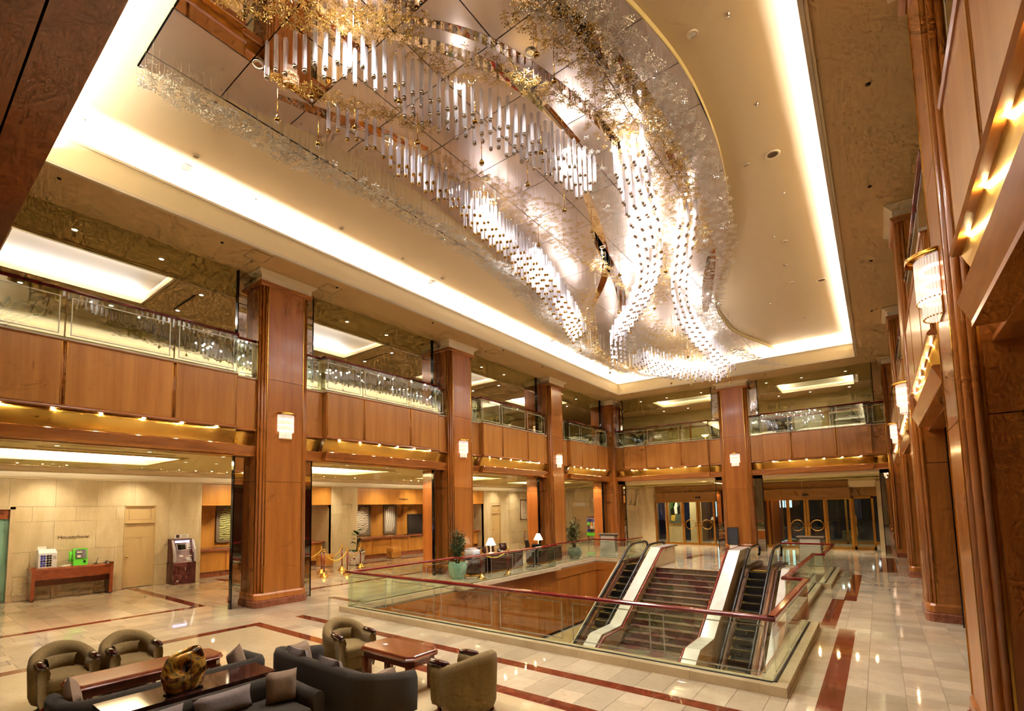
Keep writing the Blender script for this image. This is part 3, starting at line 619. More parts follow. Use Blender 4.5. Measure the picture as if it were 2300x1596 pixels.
# ---------------------------------------------------------------- gallery fronts
def gallery(w, s0, s1, lab, flip=False):
    """one bay of gallery: marble ledge, glass balustrade, red rail, wood panels, gilt cove with lamps, lower beam, screens and mirrors"""
    g = thing('gallery_front', w((s0 + s1) / 2, 0, 1.59), 0, lab, 'balcony', 'gallery fronts'); o = g.location / S
    ww = lambda a, d, z: tuple(Vector(w(a, d, z)) - o)
    def B(name, mt, *bx):
        mb = MB(); mb.wbox(ww, *bx); return mb.build(name, mt, g)
    def E(name, mt, prof, a, b_, sm=False):
        mb = MB(); mb.ext(ww, prof, a, b_, sm); return mb.build(name, mt, g)
    rc = -.085; mg = .24; a, b_ = s0 + mg, s1 - mg; L = b_ - a
    cut = [a, a + L * .285, a + L * .70, b_]
    # wood panels
    B('backing', 'wood_dark', s0, s1, -.18, rc - .012, 1.888, 2.414); B('backing', 'wood_dark', s0, s1, -.186, -.181, 1.60, 1.888); B('backing', 'wood_dark', a + .004, b_ - .004, rc - .012, -.016, 1.88, 2.40)
    for u, v in zip(cut, cut[1:]):
        B('wood_panel', 'panel_wood', u + .014, v - .014, -.018, 0, 1.885, 2.405)
        for q in (u + .008, v - .008): mb = MB(); mb.cyl(ww(q, -.012, 1.885), ww(q, -.012, 2.405), .009, 8); mb.build('panel_rod', 'wood_v', g)
        for q in (u + .016, v - .019): B('gilt_line', 'gold', q, q + .003, -.004, .0015, 1.885, 2.405)
    for u, v in ((s0, a), (b_, s1)): B('wood_panel', 'panel_wood', u + .003, v - .003, rc - .012, rc, 1.885, 2.405)
    for q in (a + .002, b_ - .002): B('return_panel', 'panel_wood', q - .002, q + .002, rc, -.004, 1.885, 2.405)
    # mouldings under the panels
    def runs(name, mt, pf, sm=False):
        E(name, mt, [(d, z) for d, z in pf], a, b_, sm)
        for u, v in ((s0, a), (b_, s1)): E(name, mt, [(d + rc, z) for d, z in pf], u, v, sm)
    runs('panel_moulding', 'wood_h', [(-.05, 1.85), (.012, 1.852), (.02, 1.862), (.016, 1.872), (.004, 1.885), (-.05, 1.885)])
    runs('ledge_moulding', 'wood_h', [(-.05, 2.405), (.006, 2.405), (.012, 2.416), (-.05, 2.416)])
    n = 8; arc = [(-.012 - .062 * math.sin(PI / 2 * i / n) - .0, 1.85 - .165 * (i / n) ** .8) for i in range(n + 1)]
    runs('gilt_cove', 'gold_fascia', arc + [(d - .02, z) for d, z in reversed(arc)], True)
    runs('lower_beam', 'wood_h', [(-.12, 1.69), (.004, 1.695), (.012, 1.687), (-.02, 1.612), (-.02, 1.592), (-.12, 1.592)])
    runs('beam_line', 'gold', [(-.02, 1.6955), (.006, 1.6965), (.006, 1.6945), (-.02, 1.6935)])
    B('beam_soffit', 'wood_h', s0, s1, -.30, -.10, 1.585, 1.605)
    for i in range(6):
        q = a + L * (i + .6) / 6.2
        mb = MB(); c = Vector(ww(q, -.022, 1.8475)); mb.cyl(c, c - Vector((0, 0, .004)), .014, 10); mb.build('fascia_lamp', 'fascia_lamp', g)
    # marble ledge, glass and rail
    B('marble_ledge', 'white_marble', a - .006, b_ + .006, -.12, .006, 2.416, 2.432)
    for u, v in ((s0, a), (b_, s1)): B('marble_ledge', 'white_marble', u, v, -.18, rc + .006, 2.416, 2.4318)
    gl = [(s0 + .004, a - .008, rc - .03), (b_ + .008, s1 - .004, rc - .03)] + [(cut[i] + (.006 if i else .0), cut[i + 1] - (.006 if i < 2 else 0), -.03) for i in range(3)]
    for u, v, d in gl:
        B('glass_panel', 'glass_gallery', u, v, d - .004, d, 2.432, 2.835)
        if v - u > .2:
            for bx in ((u + .03, v - .03, 2.782, 2.79), (u + .03, v - .03, 2.47, 2.478), (u + .03, u + .038, 2.478, 2.782), (v - .038, v - .03, 2.478, 2.782)): B('etched_line', 'etch_white', bx[0], bx[1], d + .0005, d + .001, bx[2], bx[3])
    for q in (a, b_): B('glass_return', 'glass', q - .002, q + .002, rc - .03, -.03, 2.432, 2.835)
    mb = MB(); pth = [ww(s0, rc - .032, 2.845), ww(a, rc - .032, 2.845)]; rp = [(s0, a, rc - .032), (a - .016, b_ + .016, -.032), (b_, s1, rc - .032)]
    for u, v, d in rp:
        mb = MB(); mb.ext(ww, [(d + .016 * math.cos(t), 2.846 + .014 * math.sin(t)) for t in [2 * PI * i / 10 for i in range(10)]], u, v, True); mb.build('handrail', 'red_wood', g)
    for q in (a, b_): B('handrail', 'red_wood', q - .016, q + .016, rc - .04, -.03, 2.834, 2.858)
    # smoke glass screens under both ceilings, with a bright lower edge
    for z0, z1, n_ in ((1.40, 1.59, 3), (3.30, 3.62, 3)):
        for i in range(n_):
            u = s0 + .17 + (s1 - s0 - .34) * i / n_; v = s0 + .17 + (s1 - s0 - .34) * (i + 1) / n_
            B('smoke_glass', 'glass_smoke', u + .001, v - .001, -.205, -.20, z0, z1)
        B('screen_edge', 'chrome', s0 + .17, s1 - .17, -.206, -.199, z0 - .003, z0)
    # mirrors and their black edges beside the pillars
    for sg, q in ((1, s0), (-1, s1)):
        for z0, z1 in ((.0, 1.588), (2.416, 3.62)):
            B('mirror_strip', 'mirror', q, q + sg * .16, -.20, -.19, z0, z1); B('mirror_edge', 'black_gloss', q + sg * .16, q + sg * .172, -.235, -.186, z0, z1)
            B('mirror_back', 'wood_v', q, q + sg * .16, -.24, -.20, z0, z1)
    return g
GL = ['in the bay over the telephone desk', 'in the bay over the roped reception queue', 'in the bay over the concierge desks', 'in the bay over the leafy potted tree']
for k_ in range(4): gallery(left, YC[k_] + .29, YC[k_ + 1] - (.29 if k_ < 3 else .34), 'wood panelled gallery front with glass balustrade ' + GL[k_])
GR = ['right-hand gallery front overhead at the near end', 'right-hand gallery front after the pillar with the large sconce', 'right-hand gallery front after the second sconce pillar', 'right-hand gallery front next to the entrance side']
for k_ in range(4): gallery(right, YC[k_] + .29, YC[k_ + 1] - (.29 if k_ < 3 else .34), GR[k_])
gallery(back, -5.04, -2.33 - .29, 'entrance side gallery front over the left sliding doors'); gallery(back, -2.33 + .29, .22, 'entrance side gallery front over the right sliding doors')

# ---------------------------------------------------------------- pillar sconces
def sconce():
    o = thing('wall_sconce', (0, 0, 0))
    def half(r, z0, z1, n, amp):
        L = []
        for z in (z0, z1):
            row = []
            for i in range(n * 4 + 1):
                a = -PI / 2 + PI * i / (n * 4); rr = r + amp * abs(math.sin(PI * i / 4)); row.append((rr * math.cos(a) * .8, rr * math.sin(a), z))
            L.append(row)
        return L
    mb = MB(); mb.loft(half(.088, .075, .262, 22, .008), False, False, False); mb.build('glass_rod_shade', 'sconce_glass', o, kind='stuff')
    mb = MB(); mb.loft(half(.066, 0, .10, 18, .008), False, False, False); mb.build('glass_rod_shade', 'sconce_glass', o, kind='stuff')
    mb = MB(); mb.lathe([(.105, .262), (.108, .268), (.100, .274), (.106, .28), (.098, .286), (.04, .288)], 18, a0=-PI / 2, a1=PI / 2); mb.build('brass_rim', 'brass', o)
    for r, z in ((.094, .075), (.072, 0)):
        mb = MB()
        for i in range(15):
            a = -PI / 2 + PI * (i + .5) / 15; mb.ball((r * math.cos(a) * .8, r * math.sin(a), z), .004, 6, 4)
        mb.build('brass_beads', 'brass', o, kind='stuff')
    for z in (.215, .15, .085):
        mb = MB(); mb.tube([(.07 * math.cos(a) * .8, .078 * math.sin(a), z) for a in [-PI / 2 + PI * i / 12 for i in range(13)]], .008, 6); mb.build('lamp_tube', 'sconce_lamp', o)
    MB().box(-.004, .002, -.075, .075, .0, .285).build('back_plate', 'brass', o)
    return o
sc0 = sconce(); tag(sc0, None, 'sconce', 'glass rod sconces on the pillars')
spots = [((XL + .004, YC[1], 1.79), 0, 'pillar beside the telephone desk'), ((XL + .004, YC[2], 1.79), 0, 'pillar behind the tall shrub'), ((XL + .004, YC[3], 1.79), 0, 'pillar beside the leafy potted tree'), ((-2.33, YB - .004, 1.79), -PI / 2, 'pillar between the entrance bays'),
         ((XR - .004, YC[1], 1.79), PI, 'first right-hand pillar, large and close'), ((XR - .004, YC[2], 1.79), PI, 'second right-hand pillar'), ((XR - .004, YC[3], 1.79), PI, 'third right-hand pillar')]
for i, (l_, rz, nm) in enumerate(spots):
    if i == 0: sc0.location = Vector(l_) * S; sc0['label'] = 'two-tier glass rod sconce with brass rim on ' + nm
    else: dup(sc0, l_, rz, 'two-tier glass rod sconce with brass rim on ' + nm)
# ---------------------------------------------------------------- glass balustrade around the well
bal = thing('balustrade', (-2.33, 3.08, 0), 0, 'glass balustrade with dark red handrail around the escalator well', 'balustrade'); bo = bal.location / S
T_ = Matrix.Translation(-bo)
full = LF[::-1] + RT
for a, b_ in zip(full, full[1:]):
    xax = abs(a[0] - b_[0]) > abs(a[1] - b_[1]); L = max(abs(a[0] - b_[0]), abs(a[1] - b_[1])); n = max(1, round(L / .62)); zb = .05
    if a in (LF[7],) or b_ in (RT[7],): zb = .004
    for i in range(n):
        p = [a[j] + (b_[j] - a[j]) * i / n for j in (0, 1)]; q = [a[j] + (b_[j] - a[j]) * (i + 1) / n for j in (0, 1)]
        g_ = .003
        if xax: x0_, x1_ = sorted((p[0], q[0])); bx = (x0_ + g_, x1_ - g_, p[1] - .0025, p[1] + .0025)
        else: y0_, y1_ = sorted((p[1], q[1])); bx = (p[0] - .0025, p[0] + .0025, y0_ + g_, y1_ - g_)
        mb = MB().box(*bx, zb, .378); mb.xf(T_); gp = mb.build('glass_panel', 'glass', bal)
        if L / n > .25:
            mb = MB(); iz0, iz1 = zb + .04, .335
            if xax:
                u, v = bx[0] + .035, bx[1] - .035
                for r in ((u, v, iz1, iz1 + .008), (u, v, iz0, iz0 + .008), (u, u + .008, iz0, iz1), (v - .008, v, iz0, iz1)): mb.box(r[0], r[1], p[1] - .0032, p[1] - .0027, r[2], r[3])
            else:
                u, v = bx[2] + .035, bx[3] - .035
                for r in ((u, v, iz1, iz1 + .008), (u, v, iz0, iz0 + .008), (u, u + .008, iz0, iz1), (v - .008, v, iz0, iz1)): mb.box(p[0] + .0027, p[0] + .0032, r[0], r[1], r[2], r[3])
            mb.xf(T_); mb.build('etched_frame', 'etch', gp)
for a, b_ in zip(full, full[1:]):
    d = Vector((b_[0] - a[0], b_[1] - a[1])).normalized(); e = .022
    A = Vector((a[0] - d.x * e, a[1] - d.y * e)); B_ = Vector((b_[0] + d.x * e, b_[1] + d.y * e)); nrm = Vector((-d.y, d.x))
    pf = [(-.024, .376), (-.024, .388), (-.016, .394), (.016, .394), (.024, .388), (.024, .376), (.018, .370), (-.018, .370)]
    mb = MB(); mb.loft([[(c.x + nrm.x * u, c.y + nrm.y * u, z) for u, z in pf] for c in (A, B_)]); mb.xf(T_); mb.build('handrail', 'red_wood', bal)
# ---------------------------------------------------------------- carpeted stair between the escalators
SX0, SX1, RUN, RISE = -2.845, -1.815, .1223, .0665
stair = thing('staircase', (-2.33, 8.0, -.14), 0, 'wide stair with patterned rose and olive carpet between the escalators', 'staircase'); so = stair.location / S; T2 = Matrix.Translation(-so)
def SP(mb, nm, mt, par=None): mb.xf(T2 if par is None else T2); return mb.build(nm, mt, par or stair)
z = 0; y = 8.02
for i in range(13):
    z1 = -(i) * RISE; st = SP(MB().box(SX0, SX1, y - RUN, y + .0, z1 - RISE - .05, z1 - RISE), 'step', 'carpet')
    mb = MB().box(SX0, SX1, y - .004, y + .006, z1 - RISE, z1 - .004); SP(mb, 'riser', 'carpet')
    mb = MB().box(SX0, SX1, y - .008, y + .012, z1 - .006, z1 + .001); SP(mb, 'nosing', 'brass' if False else 'carpet')
    MBn = MB().box(SX0, SX1, y - .0085, y - .006, z1 - .004, z1 + .0015); SP(MBn, 'nosing_strip', 'bronze_frame')
    y -= RUN
zl = -13 * RISE; SP(MB().box(SX0, SX1, 5.70, y + .01, zl - .06, zl), 'landing', 'carpet'); y = 5.70
for i in range(13):
    z1 = zl - i * RISE
    SP(MB().box(SX0, SX1, y - RUN, y, z1 - RISE - .05, z1 - RISE), 'step', 'carpet'); SP(MB().box(SX0, SX1, y - .004, y + .006, z1 - RISE, z1 - .004), 'riser', 'carpet'); SP(MB().box(SX0, SX1, y - .008, y + .012, z1 - .006, z1 + .001), 'nosing', 'carpet'); y -= RUN
# parapets with white marble cappings, red handrails on brass brackets
prof_top = [(9.0, .30), (8.25, .30), (6.55, -.625), (5.95, -.625), (4.2, -1.57)]
for sg, xi in ((-1, SX0), (1, SX1)):
    par = thing('stair_parapet', (xi + sg * .075, 8.0, -.14), 0, 'white marble capped stair parapet next to the ' + ('left' if sg < 0 else 'right') + ' escalator beside the carpeted steps', 'parapet'); T3 = Matrix.Translation(-par.location / S)
    a, b_ = sorted((xi + sg * .003, xi + sg * .150))
    lo = [(y_, z_ - .55) for y_, z_ in prof_top]; lo[0] = (9.0, 0); lo[1] = (8.2, -.2)
    mb = MB(); pl = [(y_, z_ - .012) for y_, z_ in prof_top] + lo[::-1]
    mb.loft([[(xx, q[0], q[1]) for q in pl] for xx in (a, b_)]); mb.xf(T3); mb.build('parapet_wall', 'kerb_marble', par)
    mb = MB(); a2, b2 = a - .006, b_ + .006
    top = prof_top + [(y_, z_ - .014) for y_, z_ in prof_top[::-1]]
    mb.loft([[(xx, q[0], q[1]) for q in top] for xx in (a2, b2)]); mb.xf(T3); mb.build('capping', 'white_marble', par)
    hx = xi - sg * .028
    hr = [(hx, 9.0, .285), (hx, 8.30, .285), (hx, 8.22, .27), (hx, 6.53, -.655), (hx, 5.95, -.66), (hx, 4.2, -1.60)]
    mb = MB(); mb.tube(hr, .016, 10); mb.xf(T3); hd = mb.build('handrail', 'red_wood', par)
    for yb, zb in ((8.85, .285), (8.45, .285), (7.75, .01), (7.15, -.315), (6.50, -.66), (6.0, -.665)):
        mb = MB(); mb.tube([(hx, yb, zb - .012), (hx, yb, zb - .045), (hx + sg * .012, yb, zb - .055), (xi + sg * .004, yb, zb - .05)], .005, 6); mb.cyl((hx, yb - .02, zb), (hx, yb + .02, zb), .0155, 10); mb.xf(T3); mb.build('brass_bracket', 'brass', par)
# ---------------------------------------------------------------- escalators
def escalator(xc, lab, side):
    e = thing('escalator', (xc, 8.4, -.14), 0, lab, 'escalator'); T3 = Matrix.Translation(-e.location / S); hw = .115
    def P(mb, nm, mt, par=None): mb.xf(T3); return mb.build(nm, mt, par or e)
    sl = .574; zf = lambda y_: 0 if y_ > 8.25 else (y_ - 8.25) * sl
    n = 22; y_ = 8.32; z_ = 0
    P(MB().box(xc - hw, xc + hw, 8.40, 9.05, -.02, .003), 'comb_plate', 'esc_brown'); P(MB().box(xc - hw, xc + hw, 8.37, 8.40, -.004, .004), 'comb_line', 'yellow')
    for i in range(n):
        d = .155; rz = .086 if i > 0 else .0
        st = P(MB().box(xc - hw, xc + hw, y_ - d, y_ + .004, z_ - rz - .1, z_ - rz), 'step', 'esc_step')
        P(MB().box(xc - hw, xc + hw, y_ - d, y_ - d + .006, z_ - rz - .0005, z_ - rz + .0015), 'step_edge', 'yellow', st)
        for q in (-1, 1): P(MB().box(xc + q * hw - q * .008, xc + q * hw, y_ - d, y_, z_ - rz - .0005, z_ - rz + .0015), 'step_edge', 'yellow', st)
        z_ -= rz; y_ -= d
    for q in (-1, 1):
        x = xc + q * (hw + .012)
        # skirt and decking
        line = [(9.3, .05), (8.45, .05), (8.25, .03)] + [(4.6, .03 + (4.6 - 8.25) * sl)]
        mb = MB(); pl = [(a, b_ + .01) for a, b_ in line] + [(a, b_ - .2) for a, b_ in line[::-1]]
        mb.loft([[(x + u, p_[0], p_[1]) for p_ in pl] for u in (-.008, .008)]); P(mb, 'skirt', 'esc_brown')
        for u, wd, mt in ((q * .028, .02, 'esc_brown'), (q * .06, .013, 'copper' if (side < 0) == (q < 0) or q > 0 else 'esc_brown'), (q * .09, .018, 'esc_brown')):
            mb = MB(); mb.loft([[(x + u + k_ * wd, p_[0], p_[1] + dz) for p_ in line] + [(x + u + k_ * wd, p_[0], p_[1] + dz - .05) for p_ in line[::-1]] for k_, dz in ((-1, .012), (1, .012))]); P(mb, 'deck_strip', mt)
        hx = x + q * .03
        rail = [(9.20, .16), (9.27, .20), (9.29, .25), (9.26, .30), (9.18, .325), (8.75, .325), (8.55, .315), (8.40, .27), (8.2, .165), (4.5, .165 + (4.5 - 8.2) * sl)]
        mb = MB(); mb.tube([(hx, a, b_) for a, b_ in rail], .019, 10); P(mb, 'handrail', 'rubber')
        inner = [(9.27, .25), (9.22, .30), (8.75, .31), (8.55, .30), (8.4, .255), (8.2, .15), (4.5, .15 + (4.5 - 8.2) * sl)]
        base = [(4.5, .03 + (4.5 - 8.25) * sl), (8.25, .05), (8.45, .06), (9.2, .06), (9.24, .16)]
        mb = MB(); mb.loft([[(hx + u, p_[0], p_[1]) for p_ in inner + base] for u in (-.002, .002)]); P(mb, 'glass_side', 'glass')
    return e
escalator(-3.285, 'left escalator on the reception side of the carpeted stair', -1); escalator(-1.42, 'right escalator between the carpeted stair and the tiled walk', 1)
MB().box(-3.60, -3.45, 8.42, 8.6, -.14, .0).build('trim_esc', 'kerb_marble', kind='structure', label='marble edging at the head of the left escalator')
# sloped soffit strips beside the escalators (light marble and wood)
for x0_, x1_, mt, dz in ((-3.585, -3.555, 'kerb_marble', .03), (-1.14, -1.05, 'white_marble', .06), (-1.05, -1.0, 'wood_v', .055)):
    mb = MB(); mb.loft([[(xx, 8.45, dz), (xx, 8.25, dz), (xx, 4.6, dz + (4.6 - 8.25) * .574), (xx, 4.6, dz - .25 + (4.6 - 8.25) * .574), (xx, 8.25, dz - .3), (xx, 8.45, dz - .3)] for xx in (x0_, x1_)]); mb.build('trim_slope', mt, kind='structure', label='sloping casing along the escalator')
# ---------------------------------------------------------------- pedestals, screen
def pedestal(x, y, rz, lab):
    o = thing('sign_pedestal', (x, y, 0), rz, lab, 'pedestal', 'white sign pedestals by the escalator heads')
    mb = MB(); mb.loft([[(-.16, -.05, .012), (.16, -.05, .012), (.16, .05, .012), (-.16, .05, .012)], [(-.125, -.05, .44), (.125, -.05, .44), (.125, .05, .44), (-.125, .05, .44)]]); mb.build('body', 'white_marble', o)
    mb = MB(); mb.loft([[(-.10 - k_, -.04, z) for k_ in (.05,)] + [(.10 + .05, -.04, z), (.15, .075, z), (-.15, .075, z)] for z in (.0, .46)]); mb.build('rear_frame', 'taupe', o)
    MB().box(-.175, .175, -.07, .10, .455, .475).build('top_slab', 'taupe', o)
    for u, z in ((-.09, .04), (.07, .04), (-.02, .38)): MB().box(u, u + .02, -.0515, -.049, z, z + .012).build('cover_plate', 'grey_frosted', o)
    MB().box(-.15, .15, -.04, .05, 0, .012).build('plinth', 'dark', o)
    return o
pedestal(-4.02, 8.84, .10, 'white sign pedestal with taupe top at the head of the left escalator'); pedestal(-.86, 9.2, -.05, 'white sign pedestal with taupe top at the head of the right escalator')
o = thing('display_stand', (-2.42, 11.45, 0), .0, 'black display screen on white stand before the pillar', 'screen')
MB().box(-.105, .105, -.012, .012, .14, .50).build('bezel', 'black', o); MB().box(-.097, .097, -.0135, -.012, .15, .492).build('panel', 'screen', o); MB().box(-.075, .075, -.004, .03, .012, .15).build('stand', 'white_paint', o); MB().box(-.11, .11, -.05, .06, .001, .012).build('base', 'white_paint', o)
# ---------------------------------------------------------------- lettering
def text(body, size, mt, loc, rot, parent, name='lettering', ext=.004, font=None):
    cu_ = bpy.data.curves.new(name, 'FONT'); cu_.body = body; cu_.size = size * S; cu_.extrude = ext; cu_.align_x = 'CENTER'
    ob = bpy.data.objects.new(name, cu_); C.objects.link(ob)
    dg = bpy.context.evaluated_depsgraph_get(); me = bpy.data.meshes.new_from_object(ob.evaluated_get(dg)); bpy.data.objects.remove(ob)
    o = link(name, me, mt, parent); o.location = Vector(loc) * S; o.rotation_euler = rot
    return o
RX = (PI / 2, 0, PI / 2)                       # facing +X
o = text('Housephone', .062, 'ink', (XW + .014, 1.695, .70), RX, None); tag(o, 'dark lettering reading Housephone above the telephone desk', 'lettering')
o = text('Reception', .062, 'ink', (XW + .008, 7.27, 1.19), RX, None); tag(o, 'dark lettering reading Reception on the header over the desk', 'lettering')
# ---------------------------------------------------------------- telephone desk
d = thing('telephone_desk', (-7.79, 1.66, 0), 0, 'wooden wall desk with red granite edge under the Housephone lettering', 'desk')
MB().box(-.10, .10, -.40, .40, .352, .375).build('desk_top', 'granite', d); MB().box(-.10, .09, -.38, .38, .24, .352).build('apron', 'table_wood', d); MB().box(-.10, -.08, -.38, .38, .15, .26).build('rear_board', 'wood_dark', d)
for q in (-.39, .36): MB().box(-.11, .115, q, q + .035, .012, .395).build('side_support', 'table_wood', d); MB().box(-.1, .1, q + .004, q + .03, 0, .012).build('foot', 'dark', d)
v = thing('charger_machine', (-7.80, 1.42, .375), 0, 'white phone charger box with rows of dark slots on the telephone desk', 'charger')
MB().box(-.05, .055, -.085, .085, .0, .17).build('body', 'white_plastic', v); mb = MB(); mb.hexa([(-.05, -.085, .17), (.055, -.085, .17), (.055, .085, .17), (-.05, .085, .17), (-.05, -.08, .215), (.01, -.08, .205), (.01, .08, .205), (-.05, .08, .215)]); mb.build('sloped_top', 'white_plastic', v); MB().box(-.06, -.05, -.08, 0, .1, .25).build('header_card', 'paper', v)
for i in range(5):
    for j in range(2): mb = MB(); mb.cyl((.055, -.055 + j * .055, .025 + i * .028), (.058, -.055 + j * .055, .025 + i * .028), .013, 10); mb.cyl((.055, -.03 + j * .055, .025 + i * .028), (.058, -.03 + j * .055, .025 + i * .028), .012, 10); mb.build('slot', 'blue' if j == 0 else 'black', v)
MB().box(.0555, .057, .05, .075, .1, .135).build('button_plate', 'silver', v); MB().box(.0, .0115, -.03, .04, .165, .2).build('sticker', 'blue', v)
t_ = thing('pay_telephone', (-7.81, 1.73, .375), 0, 'bright green public telephone on the wooden wall desk', 'telephone')
mb = MB(); mb.hexa([(-.05, -.065, 0), (.06, -.065, 0), (.06, .075, 0), (-.05, .075, 0), (-.05, -.065, .195), (.02, -.065, .205), (.02, .075, .205), (-.05, .075, .195)]); mb.build('body', 'green_plastic', t_)
mb = MB(); mb.hexa([(.0555, -.045, .085), (.057, -.045, .084), (.057, .065, .084), (.0555, .065, .085), (.025, -.045, .19), (.0265, -.045, .19), (.0265, .065, .19), (.025, .065, .19)]); mb.build('front_plate', 'dark', t_)
MB().box(.04, .0455, -.035, .02, .15, .165).build('label_plate', 'paper', t_); MB().box(.05, .0555, -.03, .005, .095, .12).build('label_plate', 'paper', t_)
MB().box(.06, .0615, .03, .055, .03, .055).build('coin_return', 'black', t_); mb = MB(); mb.tube([(0, -.085, .16), (.02, -.09, .13), (.02, -.09, .09), (0, -.085, .06)], [.022, .014, .014, .02], 8); mb.build('handset', 'green_plastic', t_)
o = thing('leaflets', (-7.78, 1.60, .375), .3, 'small loose leaflets lying between charger and green telephone', 'paper'); MB().box(-.03, .03, -.05, .03, .0, .006).build('sheet', 'paper', o); mb = MB().box(-.025, .02, -.03, .05, .006, .012); mb.build('sheet', 'paper', o)
for y_, lab in ((1.90, 'black pen on a round stand on the telephone desk'), (2.0, 'second black pen stand beside a pad near the desk end')):
    o = thing('pen_stand', (-7.78, y_, .375), 0, lab, 'pen'); mb = MB(); mb.lathe([(.028, 0), (.028, .005), (.008, .01), (.006, .02)], 14); mb.build('base', 'black', o); mb = MB(); mb.cyl((0, 0, .015), (.0, .02, .075 if y_ < 1.95 else .03), .004, 6); mb.build('pen', 'black', o)
MB().box(-7.83, -7.74, 2.01, 2.05, .3755, .383).build('note_pad', 'paper', None, 'white note pad at the end of the telephone desk', 'notepad')
# ---------------------------------------------------------------- doors of the lobby wall
def flush_door(nm, y0_, y1_, ztop, zpan, lab, knob=True):
    o = thing(nm, (XW, (y0_ + y1_) / 2, 0), 0, lab, None, None, 'structure'); hw = (y1_ - y0_) / 2
    MB().box(-.05, -.01, -hw + .01, hw - .01, .006, zpan).build('leaf', 'door_paint', o); MB().box(-.05, -.012, -hw + .01, hw - .01, zpan + .012, ztop - .012).build('transom', 'door_paint', o)
    for bx in ((-hw, -hw + .012, 0, ztop), (hw - .012, hw, 0, ztop), (-hw, hw, ztop - .012, ztop), (-hw, hw, zpan, zpan + .012)): MB().box(-.05, .016, bx[0], bx[1], bx[2], bx[3]).build('frame', 'door_paint', o)
    u, v = hw * .7, (zpan + .05, ztop - .05)
    for bx in ((-u, u, v[0], v[0] + .004), (-u, u, v[1], v[1] + .004), (-u, -u + .004, v[0], v[1]), (u, u + .004, v[0], v[1])): MB().box(-.0125, -.0105, bx[0], bx[1], bx[2], bx[3]).build('panel_line', 'taupe', o)
    if knob: mb = MB(); mb.cyl((-.01, -hw + .045, .42), (.012, -hw + .045, .42), .008, 10); mb.ball((.022, -hw + .045, .42), .015, 10, 6); mb.build('knob', 'brass', o)
    return o
d1 = flush_door('door_1', 2.225, 2.60, 1.11, .865, 'plain cream door with transom between telephone desk and cash machine')
text('Private', .022, 'taupe', (-.008, .0, .66), RX, d1, 'door_lettering', .001)
d2 = flush_door('door_2', 10.36, 10.74, 1.07, .84, 'narrow cream door beside the reception counter end')
o = thing('door_3', (XW, .85, 0), 0, 'frosted green glass door with long handle in a stone frame', None, None, 'structure')
MB().box(-.045, -.035, -.28, .25, .004, .96).build('glass_leaf', 'pot_green', o); MB().box(-.05, -.02, -.28, .25, .96, 1.08).build('transom', 'wood_dark', o); MB().box(-.03, .02, .245, .29, 0, 1.10).build('frame', 'kerb_marble', o); MB().box(-.03, .02, -.3, .29, 1.07, 1.105).build('frame', 'kerb_marble', o)
mb = MB(); mb.tube([(-.035, .16, .42), (-.015, .16, .42), (-.015, .14, .53), (-.015, .14, .22), (-.035, .14, .22)], .006, 8); mb.build('door_handle', 'chrome', o)
o = thing('door_4', (-6.72, YD, 0), 0, 'cream staff door behind the leafy potted tree', None, None, 'structure'); MB().box(-.27, .27, -.014, -.002, .0, .98).build('leaf', 'door_paint', o); MB().box(-.16, .16, -.02, -.006, 1.0, 1.09).build('lit_sign', 'white_paint', o)
# ---------------------------------------------------------------- cash machine
a = thing('cash_machine', (-7.83, 2.90, 0), 0, 'dark red currency exchange machine with grey side wings beside the cream door', 'machine')
MB().box(-.11, .135, -.145, .145, 0, .30).build('lower_cabinet', 'machine', a); mb = MB(); mb.hexa([(-.11, -.14, .30), (.125, -.14, .30), (.125, .14, .30), (-.11, .14, .30), (-.11, -.14, .625), (-.01, -.14, .625), (-.01, .14, .625), (-.11, .14, .625)]); mb.build('console', 'machine', a)
for q in (-1, 1):
    mb = MB(); pr = [(.15, .31), (.155, .36), (.13, .48), (.06, .60), (.03, .615), (.095, .48), (.118, .38), (.12, .31)]
    mb.loft([[(p_[0], q * .132 + u, p_[1]) for p_ in pr] for u in (-.012, .012)]); mb.build('side_wing', 'silver', a)
sl_ = Matrix.Translation((.125, 0, .30)) @ Matrix.Rotation(-math.atan2(.135, .325), 4, 'Y')
def onf(y0_, y1_, z0_, z1_, nm, mt, th=.004): mb = MB().box(0, th, y0_, y1_, z0_, z1_); mb.xf(sl_); return mb.build(nm, mt, a)
onf(-.075, .045, .18, .275, 'screen_frame', 'silver', .006); onf(-.068, .038, .187, .268, 'screen', 'black_gloss', .008); onf(.055, .11, .19, .29, 'card_panel', 'silver', .005); onf(.065, .10, .205, .22, 'card_slot', 'black', .007); onf(-.09, .10, .295, .325, 'lit_header', 'violet_lit', .004)
onf(-.06, -.01, .085, .105, 'note_plate', 'paper', .004); onf(.06, .11, .09, .10, 'note_plate', 'paper', .004); onf(.02, .08, .05, .062, 'note_slot', 'paper', .004); onf(.03, .09, .03, .04, 'note_slot', 'silver', .004)
MB().box(.135, .139, .0, .012, .19, .235).build('door_handle', 'chrome', a); mb = MB(); mb.cyl((.135, -.09, .05), (.138, -.09, .05), .012, 10); mb.build('lock', 'silver', a)
MB().box(-.03, -.02, -.085, .10, .635, .69).build('sign_card', 'paper', a); MB().box(-.0195, -.019, -.07, -.025, .642, .685).build('sign_emblem', 'ink', a)
text('FOREIGN\nCURRENCY\nEXCHANGE', .014, 'ink', (-.019, .035, .673), RX, a, 'sign_lettering', .0005); text('MONEY EXCHANGE', .017, 'blue', (.1245 - .135 * .305 / .325 + .006, .005, .603), (PI / 2 - .39, 0, PI / 2), a, 'header_lettering', .0005)
